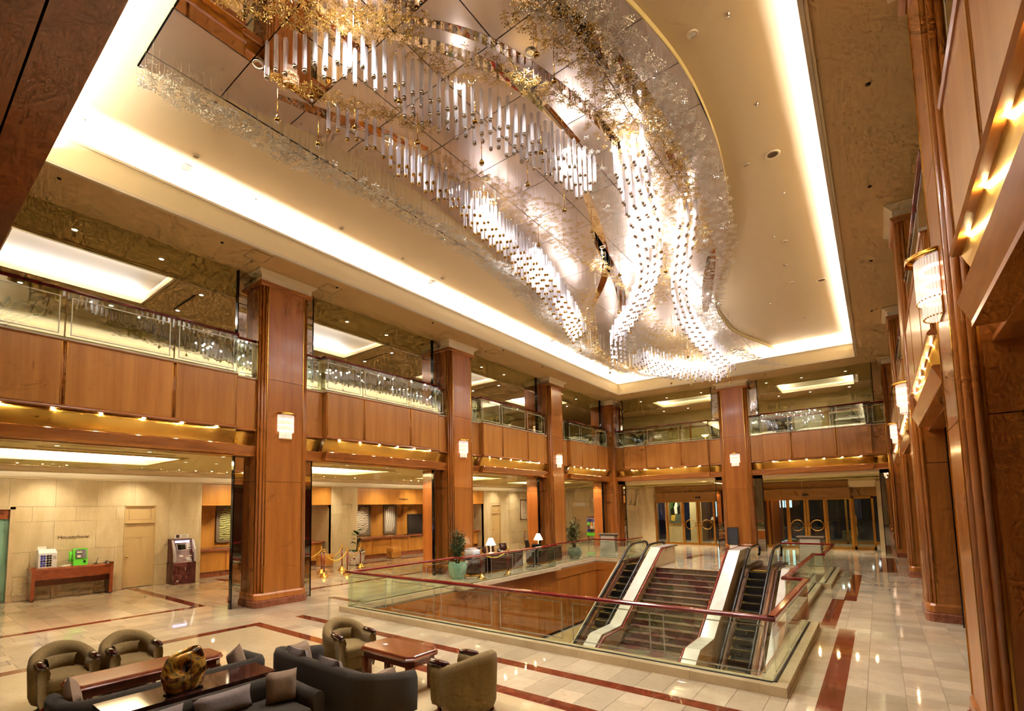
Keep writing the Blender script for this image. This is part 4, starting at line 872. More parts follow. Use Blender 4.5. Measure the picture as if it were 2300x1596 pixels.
# ---------------------------------------------------------------- reception counters
def counter(y0_, y1_, n, lab):
    o = thing('reception_counter', (-8.12, (y0_ + y1_) / 2, 0), 0, lab, 'counter', 'reception counters'); h = (y1_ - y0_) / 2
    for i in range(n):
        u = -h + 2 * h * i / n; v = -h + 2 * h * (i + 1) / n
        MB().box(-.03, 0, u + .012, v - .012, .085, .395).build('front_panel', 'counter_wood', o); MB().box(-.03, -.006, u - .012, u + .012, .085, .395).build('divider', 'wood_v', o)
    MB().box(-.30, -.01, -h, h, .08, .40).build('carcass', 'counter_wood', o); MB().box(-.28, -.02, -h, h, 0, .085).build('plinth', 'granite', o)
    MB().box(-.34, .07, -h - .01, h + .01, .405, .435).build('counter_top', 'granite', o); MB().box(-.33, .05, -h, h, .395, .406).build('top_moulding', 'wood_h', o)
    return o
counter(3.22, 5.40, 5, 'wood and granite reception counter behind the cash machine and telephone pillar'); counter(6.08, 10.0, 8, 'long wood and granite counter under the Reception lettering')
def art(nm, y, w_, h_, z, mt, lab, shape=True, fr='taupe', X=-9.155):
    o = thing(nm, (X, y, z), 0, lab, 'artwork'); MB().box(0, .01, -w_, w_, -h_, h_).build('backing', 'taupe' if shape else 'paper', o)
    c_ = .35 if shape else 0
    pts = [(-w_ * .72, -h_ * .85), (w_ * .3, -h_ * .85), (w_ * .72, -h_ * .85 + h_ * c_), (w_ * .72, h_ * .85), (-w_ * .1, h_ * .85), (-w_ * .72, h_ * .85 - h_ * c_)]
    mb = MB(); mb.loft([[(xx, p_[0], p_[1]) for p_ in pts] for xx in (.010, .013)]); mb.build('picture', mt, o)
    for bx in ((-w_, w_, h_ - .018, h_), (-w_, w_, -h_, -h_ + .018), (-w_, -w_ + .014, -h_, h_), (w_ - .014, w_, -h_, h_)): MB().box(.0, .022, *bx).build('frame', fr, o)
    return o
art('wall_hanging', 4.15, .22, .34, .80, 'art_green', 'tall green and cream scallop patterned panel behind the first counter')
art('wall_hanging', 7.12, .22, .35, .77, 'art_bands', 'tall panel of ragged brown and white bands behind reception'); art('wall_hanging', 7.93, .20, .35, .77, 'art_arcs', 'tall panel of pale grey arcs behind reception')
art('wall_painting', 11.93, .24, .28, .925, 'art_pale', 'pale framed painting on the marble wall behind the concierge desks', False, 'bronze_frame', XW + .012)
MB().box(-9.158, -9.14, 8.5, 9.0, 0, .87).build('door_5', 'dark', kind='structure', label='dark doorway behind the reception counter'); MB().box(-9.158, -9.14, 9.03, 9.22, 0, .82).build('door_6', 'wood_dark', kind='structure', label='narrow brown doorway behind reception')
for y_, lab in ((5.28, 'square tan leather stool before the first counter'), (6.92, 'square tan stool under the pale arc panel at reception'), (8.58, 'square tan stool before the dark doorway at reception')):
    o = thing('cube_stool', (-7.86, y_, 0), 0, lab, 'stool', 'cube stools'); MB().rbox(-.10, .10, -.12, .12, .006, .215, .02).build('cushion_body', 'counter_wood', o); MB().box(-.09, .09, -.11, .11, 0, .012).build('base', 'dark', o)
o = thing('tablet', (-8.15, 8.75, .435), 0, 'small lit blue tablet on the reception counter', 'tablet'); mb = MB(); mb.hexa([(-.02, -.05, .0), (.02, -.05, .0), (.02, .05, .0), (-.02, .05, .0), (-.04, -.05, .08), (-.034, -.05, .08), (-.034, .05, .08), (-.04, .05, .08)]); mb.build('body', 'dark', o); mb = MB(); mb.hexa([(.02, -.045, .006), (.022, -.045, .006), (.022, .045, .006), (.02, .045, .006), (-.034, -.045, .076), (-.032, -.045, .076), (-.032, .045, .076), (-.034, .045, .076)]); mb.build('display', 'violet_lit', o)
MB().box(-8.2, -8.12, 8.15, 8.32, .4355, .46).build('card_holder', 'paper', None, 'cream card holder on the reception counter', 'card holder')
o = thing('pen_tray', (-8.15, 7.55, .4355), 0, 'slim black pen tray on the reception counter', 'pen tray'); MB().box(-.03, .03, -.06, .06, 0, .008).build('tray', 'black', o); mb = MB(); mb.cyl((0, 0, .006), (.0, .03, .06), .004, 6); mb.build('pen', 'black', o)
MB().box(-8.3, -8.12, 4.6, 5.0, .4355, .445).build('desk_mat', 'black', None, 'flat black desk mat on the first counter', 'desk mat')
# ---------------------------------------------------------------- rope stanchions
def stanchion(p, lab, grp='rope stanchions before reception'):
    o = thing('rope_stanchion', (p[0], p[1], 0), 0, lab, 'stanchion', grp)
    mb = MB(); mb.lathe([(.07, .0), (.07, .006), (.05, .03), (.02, .065), (.013, .075)], 18); mb.build('base', 'brass', o); mb = MB(); mb.cyl((0, 0, .07), (0, 0, .36), .011, 10); mb.build('post', 'red_wood', o)
    mb = MB(); mb.lathe([(.012, .36), (.017, .365), (.017, .385), (.010, .392), (.008, .40), (.014, .408), (.014, .418), (.002, .425)], 12); mb.build('finial', 'brass', o); return o
ST = [((-6.55, 4.39), 'brass and red stanchion nearest the hall in the reception queue'), ((-6.95, 4.61), 'brass and red stanchion between queue ropes facing the first counter'), ((-7.0, 5.03), 'brass and red stanchion before the marble pier'), ((-6.50, 4.77), 'brass and red stanchion behind the balustrade corner'), ((-7.08, 5.47), 'brass and red stanchion beside the patterned pot')]
for p, lab in ST: stanchion(p, lab)
stanchion((-4.42, 5.50), 'stanchion before the curved desk end seen through the balustrade', 'rope stanchions by the concierge'); stanchion((-4.30, 5.98), 'stanchion before the dark concierge desk seen through the balustrade', 'rope stanchions by the concierge')
stanchion((-7.55, 11.3), 'stanchion beside the low marble projection', 'rope stanchions by the marble projection'); stanchion((-7.4, 12.0), 'farther stanchion beside the low marble projection', 'rope stanchions by the marble projection')
def rope(a, b_, sag, lab, grp):
    pts = [(a[0] + (b_[0] - a[0]) * t, a[1] + (b_[1] - a[1]) * t, .372 - sag * 4 * t * (1 - t)) for t in [i / 14 for i in range(15)]]
    MB().tube(pts, .009, 8).build('barrier_rope', 'rope', None, lab, 'rope', grp)
rope(ST[0][0], ST[3][0], .14, 'golden barrier rope hanging lowest along the queue', 'queue ropes'); rope(ST[1][0], ST[2][0], .12, 'golden barrier rope before the marble pier', 'queue ropes'); rope(ST[1][0], (-6.5, 3.75), .10, 'golden barrier rope ending at the mirror strip', 'queue ropes'); rope(ST[3][0], ST[4][0], .12, 'golden barrier rope in front of the patterned pot', 'queue ropes')
rope((-4.42, 5.50), (-4.30, 5.98), .09, 'golden barrier rope before the concierge desk', 'concierge rope'); rope((-7.55, 11.3), (-7.4, 12.0), .1, 'thin golden rope before the marble projection', 'projection rope')
# ---------------------------------------------------------------- plants
def leafquad(mb, c, d, up, ln, wd):
    d = d.normalized(); s = d.cross(up).normalized(); n = s.cross(d); p = Vector(c)
    mb.add([p, p + d * ln * .4 + s * wd * .5 + n * ln * .06, p + d * ln * .4 - s * wd * .5 + n * ln * .06, p + d * ln, p + d * ln * .45 + n * ln * .1], [(0, 1, 4), (1, 3, 4), (0, 4, 2), (4, 3, 2)])
def rv(): return Vector((random.uniform(-1, 1), random.uniform(-1, 1), random.uniform(-.6, 1)))
o = thing('potted_fig', (-7.50, 5.70, 0), 0, 'broad leaved fig in a white pot with red scroll pattern', 'plant')
mb = MB(); mb.lathe([(.10, .0), (.125, .01), (.135, .06), (.15, .18), (.16, .225), (.162, .245), (.14, .245), (.13, .22), (.01, .215)], 28); mb.build('pot', 'china', o)
mb = MB(); mb.lathe([(.104, .0), (.12, .0), (.122, .012), (.11, .012)], 24); mb.build('pot_foot', 'machine', o)
mb = MB(); mb.tube([(0, 0, .2), (.005, .01, .32), (0, .02, .45), (.0, .02, .56)], [.012, .011, .009, .005], 8); mb.tube([(.005, .01, .34), (.03, .05, .44)], .006, 6); mb.build('trunk', 'trunk', o)
for i in range(22):
    z = .36 + random.random() * .24; an = random.random() * 6.28; mb = MB(); c = Vector((math.cos(an) * .015, math.sin(an) * .015 + .02, z)); d = Vector((math.cos(an), math.sin(an), random.uniform(-.2, .9)))
    leafquad(mb, c + d * .02, d, Vector((0, 0, 1)), random.uniform(.09, .13), random.uniform(.06, .085)); mb.build('leaf', 'leaf_mid', o)
mb = MB()
for i in range(160):
    an = random.random() * 6.28; r = random.random() * .15; leafquad(mb, Vector((math.cos(an) * r, math.sin(an) * r, .235)), Vector((math.cos(an), math.sin(an), random.uniform(.2, 1.6))), Vector((0, 0, 1)), random.uniform(.03, .07), .012)
mb.build('underplanting', 'leaf_mid', o, kind='stuff')
mb = MB()
for i in range(9): an = random.random() * 6.28; r = .05 + random.random() * .1; mb.ball((math.cos(an) * r, math.sin(an) * r, .27), .009, 6, 4)
mb.build('red_blossoms', 'machine', o, kind='stuff')
def shrub(p, pot, potmt, h0, h1, rad, nleaf, ll, lw_, lm, lab, sparse):
    o = thing('potted_shrub', (p[0], p[1], 0), 0, lab, 'plant'); mb = MB(); mb.lathe(pot, 28); mb.build('pot', potmt, o)
    mb = MB(); mb.cyl((0, 0, h0 - .06), (0, 0, h0 - .055), pot[-1][0] * 5 if pot[-1][0] < .03 else .1, 20); mb.build('soil', 'soil', o)
    br = MB(); lf = MB()
    for i in range(16):
        an = random.random() * 6.28; tip = Vector((math.cos(an) * rad * random.uniform(.3, 1), math.sin(an) * rad * random.uniform(.3, 1), h0 + (h1 - h0) * random.uniform(.35, 1))); base = Vector((math.cos(an) * .02, math.sin(an) * .02, h0 - .06)); mid = (base + tip) / 2 + Vector((tip.x * -.15, tip.y * -.15, (h1 - h0) * .12))
        br.tube([base, mid, tip], [.006, .004, .002], 5)
        for k_ in range(nleaf // 16):
            t = random.uniform(.22, 1); q = (base.lerp(mid, t * 2) if t < .5 else mid.lerp(tip, t * 2 - 1)) + Vector((random.gauss(0, 1), random.gauss(0, 1), random.gauss(0, .6))) * rad * sparse
            leafquad(lf, q, rv(), rv().normalized(), ll * random.uniform(.7, 1.2), lw_)
    br.build('branches', 'trunk', o); lf.build('foliage', lm, o, kind='stuff'); return o
POTG = [(.085, 0), (.09, .012), (.12, .09), (.135, .16), (.132, .20), (.125, .215), (.13, .228), (.118, .228), (.11, .2), (.02, .17)]
shrub((-4.72, 5.34), POTG, 'pot_green', .24, .72, .13, 900, .045, .012, 'leaf_dark', 'tall feathery dark shrub in a pale green pot behind the balustrade', .20)
POTD = [(.08, 0), (.086, .01), (.118, .07), (.128, .13), (.12, .18), (.10, .205), (.106, .218), (.094, .218), (.09, .19), (.02, .16)]
shrub((-4.58, 8.55), POTD, 'pot_dark', .22, .80, .13, 640, .06, .022, 'leaf_olive', 'leafy olive green potted tree in a dark grey green pot', .22)
def palm(p, z, lab, n=18, L=.5):
    o = thing('potted_palm', (p[0], p[1], z), 0, lab, 'plant', 'gallery palms'); mb = MB(); mb.lathe([(.07, 0), (.1, .08), (.095, .16), (.08, .17), (.07, .15), (.01, .15)], 20); mb.build('pot', 'chrome', o)
    for i in range(n):
        an = 6.28 * i / n + random.random() * .4; mb = MB(); ln = L * random.uniform(.7, 1.1); el = random.uniform(.5, 1.3); pts = []
        for k_ in range(9):
            t = k_ / 8; pts.append(Vector((math.cos(an) * ln * t * math.cos(el) * 1.1, math.sin(an) * ln * t * math.cos(el) * 1.1, .15 + ln * (t * math.sin(el) - .28 * t * t))))
        mb.tube(pts, .003, 4)
        for k_ in range(2, 9):
            for sg in (-1, 1):
                d = (pts[k_] - pts[k_ - 1]).normalized(); s = d.cross(Vector((0, 0, 1))).normalized() * sg
                for f_ in (0, .5): leafquad(mb, pts[k_ - 1].lerp(pts[k_], f_), d * .7 + s * .8 - Vector((0, 0, .3)), Vector((0, 0, 1)), .11, .016)
        mb.build('frond', 'leaf_dark', o)
    return o
palm((-5.68, 11.1), ZF, 'palm on the gallery at the reception side corner', 18, .36); palm((-4.6, 12.15), ZF, 'palm on the gallery beside the corner over the left sliding doors', 18, .36); palm((-.22, 12.3), ZF, 'palm on the gallery over the right sliding doors', 18, .38); palm((-5.85, .62), ZF, 'palm on the gallery at the cut near end above the telephone bay', 16, .42)
# ---------------------------------------------------------------- concierge desks
def desk(x, y0_, y1_, lab):
    o = thing('concierge_desk', (x, (y0_ + y1_) / 2, 0), 0, lab, 'desk', 'concierge desks'); h = (y1_ - y0_) / 2
    MB().box(-.13, .13, -h, h, .27, .285).build('desk_top', 'table_wood', o); MB().box(.09, .12, -h + .01, h - .01, .03, .27).build('modesty_panel', 'burgundy', o)
    for q in (-h + .01, h - .04): MB().box(-.12, .12, q, q + .03, .03, .27).build('pedestal', 'burgundy', o)
    MB().box(-.11, .11, -h + .02, h - .02, .0, .03).build('gilt_plinth', 'bronze_frame', o); return o
o = thing('curved_desk', (-4.78, 5.78, 0), 0, 'rounded burgundy desk end with gilt foot and printer on top', 'desk')
mb = MB(); mb.lathe([(.165, .02), (.165, .262)], 24); mb.build('drum', 'burgundy', o); mb = MB(); mb.lathe([(.17, 0), (.17, .022), (.16, .022)], 24); mb.build('gilt_foot', 'bronze_frame', o); mb = MB(); mb.lathe([(.18, .262), (.18, .28), (.01, .281)], 24); mb.build('top', 'table_wood', o)
desk(-4.80, 6.02, 6.95, 'dark burgundy concierge desk with lamp between printer and office chair'); desk(-4.78, 7.35, 8.2, 'dark burgundy concierge desk with lamp close to the pillar')
o = thing('printer', (-4.80, 5.78, .281), 0, 'pale grey printer on the rounded desk end', 'printer'); MB().rbox(-.09, .09, -.1, .1, 0, .09, .015).build('body', 'white_plastic', o); MB().box(.085, .11, -.07, .07, .02, .028).build('paper_tray', 'dark', o); mb = MB(); mb.hexa([(-.07, -.08, .09), (.05, -.08, .09), (.05, .08, .09), (-.07, .08, .09), (-.07, -.08, .12), (-.03, -.08, .12), (-.03, .08, .12), (-.07, .08, .12)]); mb.build('scanner_lid', 'silver', o)
def table_lamp(p, z, lab):
    o = thing('table_lamp', (p[0], p[1], z), 0, lab, 'lamp', 'white table lamps'); mb = MB(); mb.lathe([(.04, 0), (.04, .006), (.012, .014), (.008, .03), (.014, .04), (.008, .06), (.008, .10), (.016, .11), (.006, .125), (.005, .15)], 14); mb.build('base', 'white_paint', o)
    mb = MB(); mb.lathe([(.082, .125), (.030, .235), (.028, .235), (.080, .125)], 24, caps=False); mb.build('lamp_shade', 'lampshade', o); mb = MB(); mb.ball((0, 0, .165), .014, 8, 6); mb.build('bulb', 'lamp_on', o); return o
table_lamp((-4.82, 6.25), .285, 'white table lamp with pleated shade nearest the printer'); table_lamp((-4.80, 7.62), .285, 'white table lamp with pleated shade beside the pillar')
def visitor_chair(p, rz, lab):
    o = thing('visitor_chair', (p[0], p[1], 0), rz, lab, 'chair', 'burgundy visitor chairs')
    MB().rbox(-.085, .085, -.09, .09, .155, .185, .014).build('seat', 'burgundy', o); mb = MB().rbox(-.015, .015, -.09, .09, .0, .19, .012); mb.xf(Matrix.Translation((-.085, 0, .17)) @ Matrix.Rotation(-.15, 4, 'Y')); mb.build('backrest', 'burgundy', o)
    for u in (-.07, .07):
        for v in (-.075, .075): mb = MB(); mb.cyl((u, v, 0), (u, v, .16), .007, 8); mb.build('leg', 'red_wood', o)
    return o
visitor_chair((-5.02, 6.42), 0, 'burgundy buttoned chair behind the lamp nearest the printer'); visitor_chair((-5.25, 6.95), .1, 'left one of the paired burgundy buttoned chairs behind the concierge desk'); visitor_chair((-5.22, 7.25), -.1, 'right one of the paired burgundy buttoned chairs behind the concierge desk')
def office_chair(p, rz, lab):
    o = thing('office_chair', (p[0], p[1], 0), rz, lab, 'chair', 'black office chairs'); MB().rbox(-.085, .085, -.085, .085, .165, .19, .02).build('seat', 'black', o); mb = MB().rbox(-.014, .014, -.085, .085, 0, .2, .012); mb.xf(Matrix.Translation((-.09, 0, .19)) @ Matrix.Rotation(-.2, 4, 'Y')); mb.build('backrest', 'black', o)
    mb = MB(); mb.cyl((0, 0, .03), (0, 0, .17), .012, 8); mb.build('column', 'dark', o)
    for i in range(5):
        a = 6.28 * i / 5; e_ = Vector((math.cos(a) * .1, math.sin(a) * .1, .022)); mb = MB(); mb.tube([(0, 0, .04), e_], .008, 6); mb.ball((e_.x, e_.y, .011), .011, 8, 5); mb.build('leg', 'dark', o)
    return o
office_chair((-4.56, 7.12), 2.4, 'black office chair between the two concierge desks'); office_chair((-5.02, 7.78), 0.2, 'black office chair at the desk close to the pillar')
for p, lab in (((-4.75, 6.42), 'black telephone beside the first concierge lamp'), ((-4.74, 7.5), 'black telephone beside the second concierge lamp')):
    o = thing('desk_telephone', (p[0], p[1], .285), .2, lab, 'telephone', 'desk telephones'); mb = MB(); mb.hexa([(-.04, -.05, 0), (.05, -.05, 0), (.05, .05, 0), (-.04, .05, 0), (-.04, -.05, .045), (.04, -.05, .015), (.04, .05, .015), (-.04, .05, .045)]); mb.build('body', 'black', o); mb = MB(); mb.tube([(-.03, -.06, .05), (-.02, -.045, .065), (.0, -.04, .055), (.03, -.05, .035)], .009, 6); mb.build('handset', 'black', o)
# leaflet racks by the corner pillar
for i, (x, lab) in enumerate(((-5.95, 'arched leaflet rack with orange and blue covers near the corner pillar'), (-5.55, 'arched leaflet rack with mostly white covers near the corner pillar'))):
    o = thing('leaflet_rack', (x, 12.1, 0), 0, lab, 'rack', 'leaflet racks'); MB().box(-.14, .14, 0, .02, .25, .68).build('board', 'silver', o)
    mb = MB(); mb.loft([[(.14 * math.cos(a), yy, .68 + .05 * math.sin(a)) for a in [PI * k_ / 10 for k_ in range(11)]] for yy in (0, .02)]); mb.build('arched_header', 'machine', o); MB().box(-.14, .14, -.03, .02, .22, .30).build('shelf', 'green_plastic', o)
    for q in (-.12, .1): MB().box(q, q + .02, -.02, .03, 0, .25).build('leg', 'chrome', o)
    for r_ in range(4):
        for c_ in range(3): MB().box(-.12 + c_ * .085, -.05 + c_ * .085, -.012 - .005, -.008, .31 + r_ * .09, .385 + r_ * .09).build('leaflet', random.choice(['paper', 'rope', 'blue', 'machine', 'paper', 'green_plastic'] if i == 0 else ['paper', 'paper', 'machine', 'paper', 'silver']), o)
o = thing('side_table', (-5.2, 12.25, 0), 0, 'dark narrow side table beside the leaflet racks', 'table'); MB().box(-.1, .1, -.08, .08, .42, .44).build('top', 'dark', o); 
for u in (-.09, .08):
    for v in (-.07, .06): MB().box(u, u + .012, v, v + .012, 0, .42).build('leg', 'dark', o)
o = thing('bottle', (-5.2, 12.2, .44), 0, 'small dark pump bottle on the side table', 'bottle'); mb = MB(); mb.lathe([(.02, 0), (.02, .05), (.006, .06), (.006, .075)], 10); mb.build('body', 'machine', o); MB().box(-.012, .012, -.003, .003, .075, .082).build('pump', 'white_plastic', o)
# ---------------------------------------------------------------- lounge seating
def armchair(x, y, rz, lab):
    """barrel chair: the shell rises from the arms to the back and runs round in one sweep"""
    o = thing('armchair', (x, y, 0), rz, lab, 'armchair', 'barrel armchairs')
    R_, T_h = .146, .034; L = []; n = 26
    def shell(r, zf, inner=False):
        pts = []
        for i in range(n + 1):
            t = i / n; a = math.radians(62) + t * math.radians(236)
            c, s = math.cos(a), math.sin(a); k_ = 1.0
            pts.append((c * r * 1.02, s * r * .955, zf(t)))
        return pts
    top = lambda t: .232 + .072 * math.sin(PI * t) ** 1.5
    rows = [shell(R_ - .012, lambda t: .03), shell(R_ + .0, lambda t: .06), shell(R_ + .008, lambda t: top(t) - .045), shell(R_ + .004, lambda t: top(t) - .016), shell(R_ - .016, top), shell(R_ - .042, lambda t: top(t) - .008), shell(R_ - .054, lambda t: top(t) - .035), shell(R_ - .050, lambda t: top(t) - .055), shell(R_ - .056, lambda t: .15), shell(R_ - .056, lambda t: .05)]
    # straight arm fronts: extend the ends forward
    for r_ in rows:
        a, b_ = r_[0], r_[-1]; r_.insert(0, (.135, a[1] * 1.0, a[2])); r_.append((.135, b_[1] * 1.0, b_[2]))
    vs = [p for r_ in rows for p in r_]; m_ = len(rows[0]); fs = []
    for k_ in range(len(rows) - 1):
        for i in range(m_ - 1): fs.append((k_ * m_ + i, (k_ + 1) * m_ + i, (k_ + 1) * m_ + i + 1, k_ * m_ + i + 1))
    fs.append(tuple(k_ * m_ for k_ in range(len(rows)))); fs.append(tuple(k_ * m_ + m_ - 1 for k_ in reversed(range(len(rows)))))
    mb = MB(); mb.add(vs, fs, True); sh = mb.build('shell', 'chair_fabric', o)
    mb = MB(); mb.loft([[(.128, -.11, z), (.128, .11, z), (-.03, .13, z), (-.11, .07, z), (-.11, -.07, z), (-.03, -.13, z)] for z in (.035, .11)]); mb.build('seat_base', 'chair_fabric', o)
    mb = MB(); pr = [(.145, -.085), (.150, -.07), (.150, .07), (.145, .085), (.10, .098), (0, .103), (-.07, .085), (-.10, .04), (-.10, -.04), (-.07, -.085), (0, -.103), (.10, -.098)]
    mb.loft([[(p_[0] * k_, p_[1] * k_, z) for p_ in pr] for z, k_ in ((.11, .96), (.118, 1), (.152, 1), (.165, .97), (.172, .85))], True, True); mb.build('seat_cushion', 'chair_fabric', o)
    mb = MB(); q = []
    for i in range(13):
        a = math.radians(130 + 100 * i / 12); q.append(a)
    mb.loft([[(math.cos(a) * (R_ - .058 - d), math.sin(a) * (R_ - .055 - d), z) for a in q] for z, d in ((.165, .0), (.17, .018), (.20, .022), (.23, .014), (.238, 0))], False, True, False); mb.build('back_cushion', 'chair_fabric', o)
    for sg in (-1, 1):
        mb = MB(); yy = sg * .112; mb.tube([(.015, yy, .2345), (.03, yy, .2375), (.08, yy, .2365), (.135, yy, .2335), (.146, yy, .226)], [.008, .015, .017, .017, .009], 10); mb.build('arm_pad', 'arm_wood', o)
    for u, v in ((.10, .10), (.10, -.10), (-.10, .07), (-.10, -.07)): mb = MB(); mb.lathe([(.010, 0), (.014, .006), (.008, .018), (.016, .036)], 10, (u, v, 0)); mb.build('leg', 'red_wood', o)
    return o
armchair(-3.47, .726, 0, 'khaki barrel armchair facing the long low table, next to the lobby edge'); armchair(-3.47, 1.026, 0, 'khaki barrel armchair facing the long low table, nearer the telephone pillar'); armchair(-2.68, 1.966, -.12, 'khaki barrel armchair facing the square-cornered tea table from the reception side'); armchair(-1.665, 1.945, PI, 'khaki barrel armchair with its back to the tiled walk at the tea table')
def pillow(w_, h_, t, nm, mt, M, par, lab=None):
    n = 8; vs = []; fs = []
    for sd in (1, -1):
        for i in range(n + 1):
            for j in range(n + 1):
                u, v = i / n * 2 - 1, j / n * 2 - 1; th = ((1 - u ** 4) * (1 - v ** 4)) ** .5
                px_ = 1 - .06 * (1 - abs(v)) * abs(u); vs.append((sd * t * th, u * w_ * (1 - .07 * (1 - v * v)), v * h_ * (1 - .07 * (1 - u * u))))
    k_ = n + 1
    for i in range(n):
        for j in range(n):
            a = i * k_ + j; fs.append((a, a + k_, a + k_ + 1, a + 1)); b_ = a + k_ * k_; fs.append((b_, b_ + 1, b_ + k_ + 1, b_ + k_))
    mb = MB(); mb.add(vs, fs, True); mb.xf(M); return mb.build(nm, mt, par)
def cushion(p, rz, tilt, w_, h_, mt, lab, t=.035, roll=0):
    o = thing('cushion', p, rz, lab, 'cushion', 'sofa cushions'); pillow(w_, h_, t, 'cushion_cover', mt, Matrix.Translation((0, 0, h_ * math.cos(tilt))) @ Matrix.Rotation(tilt, 4, 'Y') @ Matrix.Rotation(roll, 4, 'X'), o); return o
def sofa(x, y, rz, hl, lab, dep=.16, back=.265, swoop=True):
    """sofa facing +X local, long axis Y, arms sweep up into the back"""
    o = thing('sofa', (x, y, 0), rz, lab, 'sofa', 'brown sofas')
    MB().rbox(-dep + .01, dep, -hl + .02, hl - .02, .03, .085, .02).build('base', 'sofa_fabric', o)
    n = 2 if hl > .35 else 1
    for i in range(n): u = -hl + .055 + (2 * hl - .11) * i / n; v = -hl + .055 + (2 * hl - .11) * (i + 1) / n; MB().rbox(-dep + .05, dep + .005, u + .002, v - .002, .085, .128, .02).build('seat_cushion', 'sofa_fabric', o)
    # back and arms as one swept shell
    path = []; r = .07
    path += [(dep, -hl + .025), (dep - .1, -hl + .025), (-dep + r + .02, -hl + .025)]
    for i in range(6): a = -PI / 2 - PI / 2 * (i + 1) / 7; path.append((-dep + .025 + r + r * math.cos(a), -hl + .025 + r + r * math.sin(a)))
    path += [(-dep + .025, -hl + .025 + r + .02), (-dep + .025, 0), (-dep + .025, hl - .025 - r - .02)]
    for i in range(6): a = PI - PI / 2 * (i + 1) / 7; path.append((-dep + .025 + r + r * math.cos(a), hl - .025 - r + r * math.sin(a)))
    path += [(-dep + r + .02, hl - .025), (dep - .1, hl - .025), (dep, hl - .025)]
    L = []; m_ = len(path)
    for i, p in enumerate(path):
        a = Vector(path[max(i - 1, 0)]); b_ = Vector(path[min(i + 1, m_ - 1)]); d = (b_ - a).normalized(); nn = Vector((-d.y, d.x))   # inward
        f = min(1, max(0, (dep - p[0]) / (2 * dep - .05))); zt = (.215 + (back - .215) * f ** 1.5) if swoop else (.19 if f < .8 else .19 + (back - .19) * (f - .8) / .2)
        c = Vector(p); sec = [(-.024, .03), (-.028, .10), (-.028, zt - .03), (-.018, zt - .006), (.004, zt), (.024, zt - .012), (.03, zt - .04), (.026, .12), (.022, .03)]
        L.append([(c.x + nn.x * u * -1, c.y + nn.y * u * -1, z) for u, z in sec])
    mb = MB(); mb.loft(L, True, True); mb.build('back_and_arms', 'sofa_fabric', o)
    for u in (-dep + .04, dep - .04):
        for v in (-hl + .06, hl - .06): mb = MB(); mb.lathe([(.010, 0), (.014, .006), (.008, .018), (.014, .032)], 10, (u, v, 0)); mb.build('leg', 'red_wood', o)
    return o
sofa(-2.225, 1.58, PI / 2, .415, 'brown two-seat sofa with its back to the marble console, facing the tea table')
sofa(-2.762, .99, PI, .44, 'brown sofa facing the long low table, behind the marble console', .145, .225); sofa(-2.185, .86, 0, .50, 'brown sofa backing onto the console with grey cushions in a row', .165, .216, False)
# cushions
SZ = .128
cushion((-2.40, 1.475, SZ), PI / 2, -.28, .075, .086, 'cushion_grey', 'blue grey cushion against the back of the two-seat sofa, next to the bolster'); cushion((-2.12, 1.475, SZ), PI / 2, -.28, .08, .084, 'cushion_grey', 'blue grey cushion in the middle of the two-seat sofa'); cushion((-2.55, 1.56, SZ), .25, -.3, .07, .075, 'cushion_tan', 'taupe bolster cushion in the far arm of the two-seat sofa', .045); cushion((-1.885, 1.59, SZ), PI + .2, -.4, .07, .062, 'cushion_tan', 'taupe cushion inside the near arm of the two-seat sofa')
cushion((-2.80, .625, SZ), PI / 2 - .2, -.2, .062, .075, 'cushion_tan', 'taupe scatter cushion at the low end of the sofa behind the vase', .03, .7); cushion((-2.80, 1.33, SZ), -PI / 2 + .2, -.2, .056, .066, 'cushion_tan', 'taupe scatter cushion standing on its corner beyond the vase', .03, .7)
cushion((-2.275, .76, SZ), 0, -.3, .115, .048, 'cushion_grey', 'grey back cushion at the low end of the console sofa', .036); cushion((-2.275, 1.03, SZ), 0, -.3, .125, .048, 'cushion_grey', 'wide grey back cushion in the middle of the console sofa', .036); cushion((-2.20, 1.255, SZ), -.35, -.2, .07, .07, 'cushion_tan', 'tan back cushion in the corner of the console sofa', .036)
# tables
def tea_table(x, y, hx, hy, lab, h=.21):
    o = thing('low_table', (x, y, 0), 0, lab, 'table', 'red wood low tables')
    def ring(k_, c=.035): return [(hx * 1 - k_ - c, -hy + k_), (hx - k_, -hy + k_ + c), (hx - k_, hy - k_ - c), (hx - k_ - c, hy - k_), (-hx + k_ + c, hy - k_), (-hx + k_, hy - k_ - c), (-hx + k_, -hy + k_ + c), (-hx + k_ + c, -hy + k_)]
    mb = MB(); mb.loft([[(p_[0], p_[1], z) for p_ in ring(k_)] for z, k_ in ((h - .03, .012), (h - .028, .004), (h - .018, .0), (h - .012, .006), (h - .010, .006), (h - .003, .009), (h, .014))]); mb.build('table_top', 'table_wood', o)
    mb = MB(); mb.loft([[(p_[0], p_[1], z) for p_ in ring(.014)] for z in (h - .062, h - .03)]); mb.build('apron', 'table_wood', o)
    for u in (-1, 1):
        for v in (-1, 1): c = (u * (hx - .042), v * (hy - .042)); mb = MB(); mb.loft([[(c[0] + .026 * q[0], c[1] + .026 * q[1], z) for q in ((1, .5), (.5, 1), (-.5, 1), (-1, .5), (-1, -.5), (-.5, -1), (.5, -1), (1, -.5))] for z in (0, h - .06)]); mb.build('leg', 'table_wood', o)
    return o
tea_table(-2.215, 1.985, .225, .125, 'red wood tea table with clipped corners between two armchairs'); tea_table(-3.03, .985, .115, .345, 'long red wood low table before the two paired armchairs')
o = thing('console_table', (-2.495, .99, 0), 0, 'narrow console with dark red veined marble top carrying the vase', 'table')
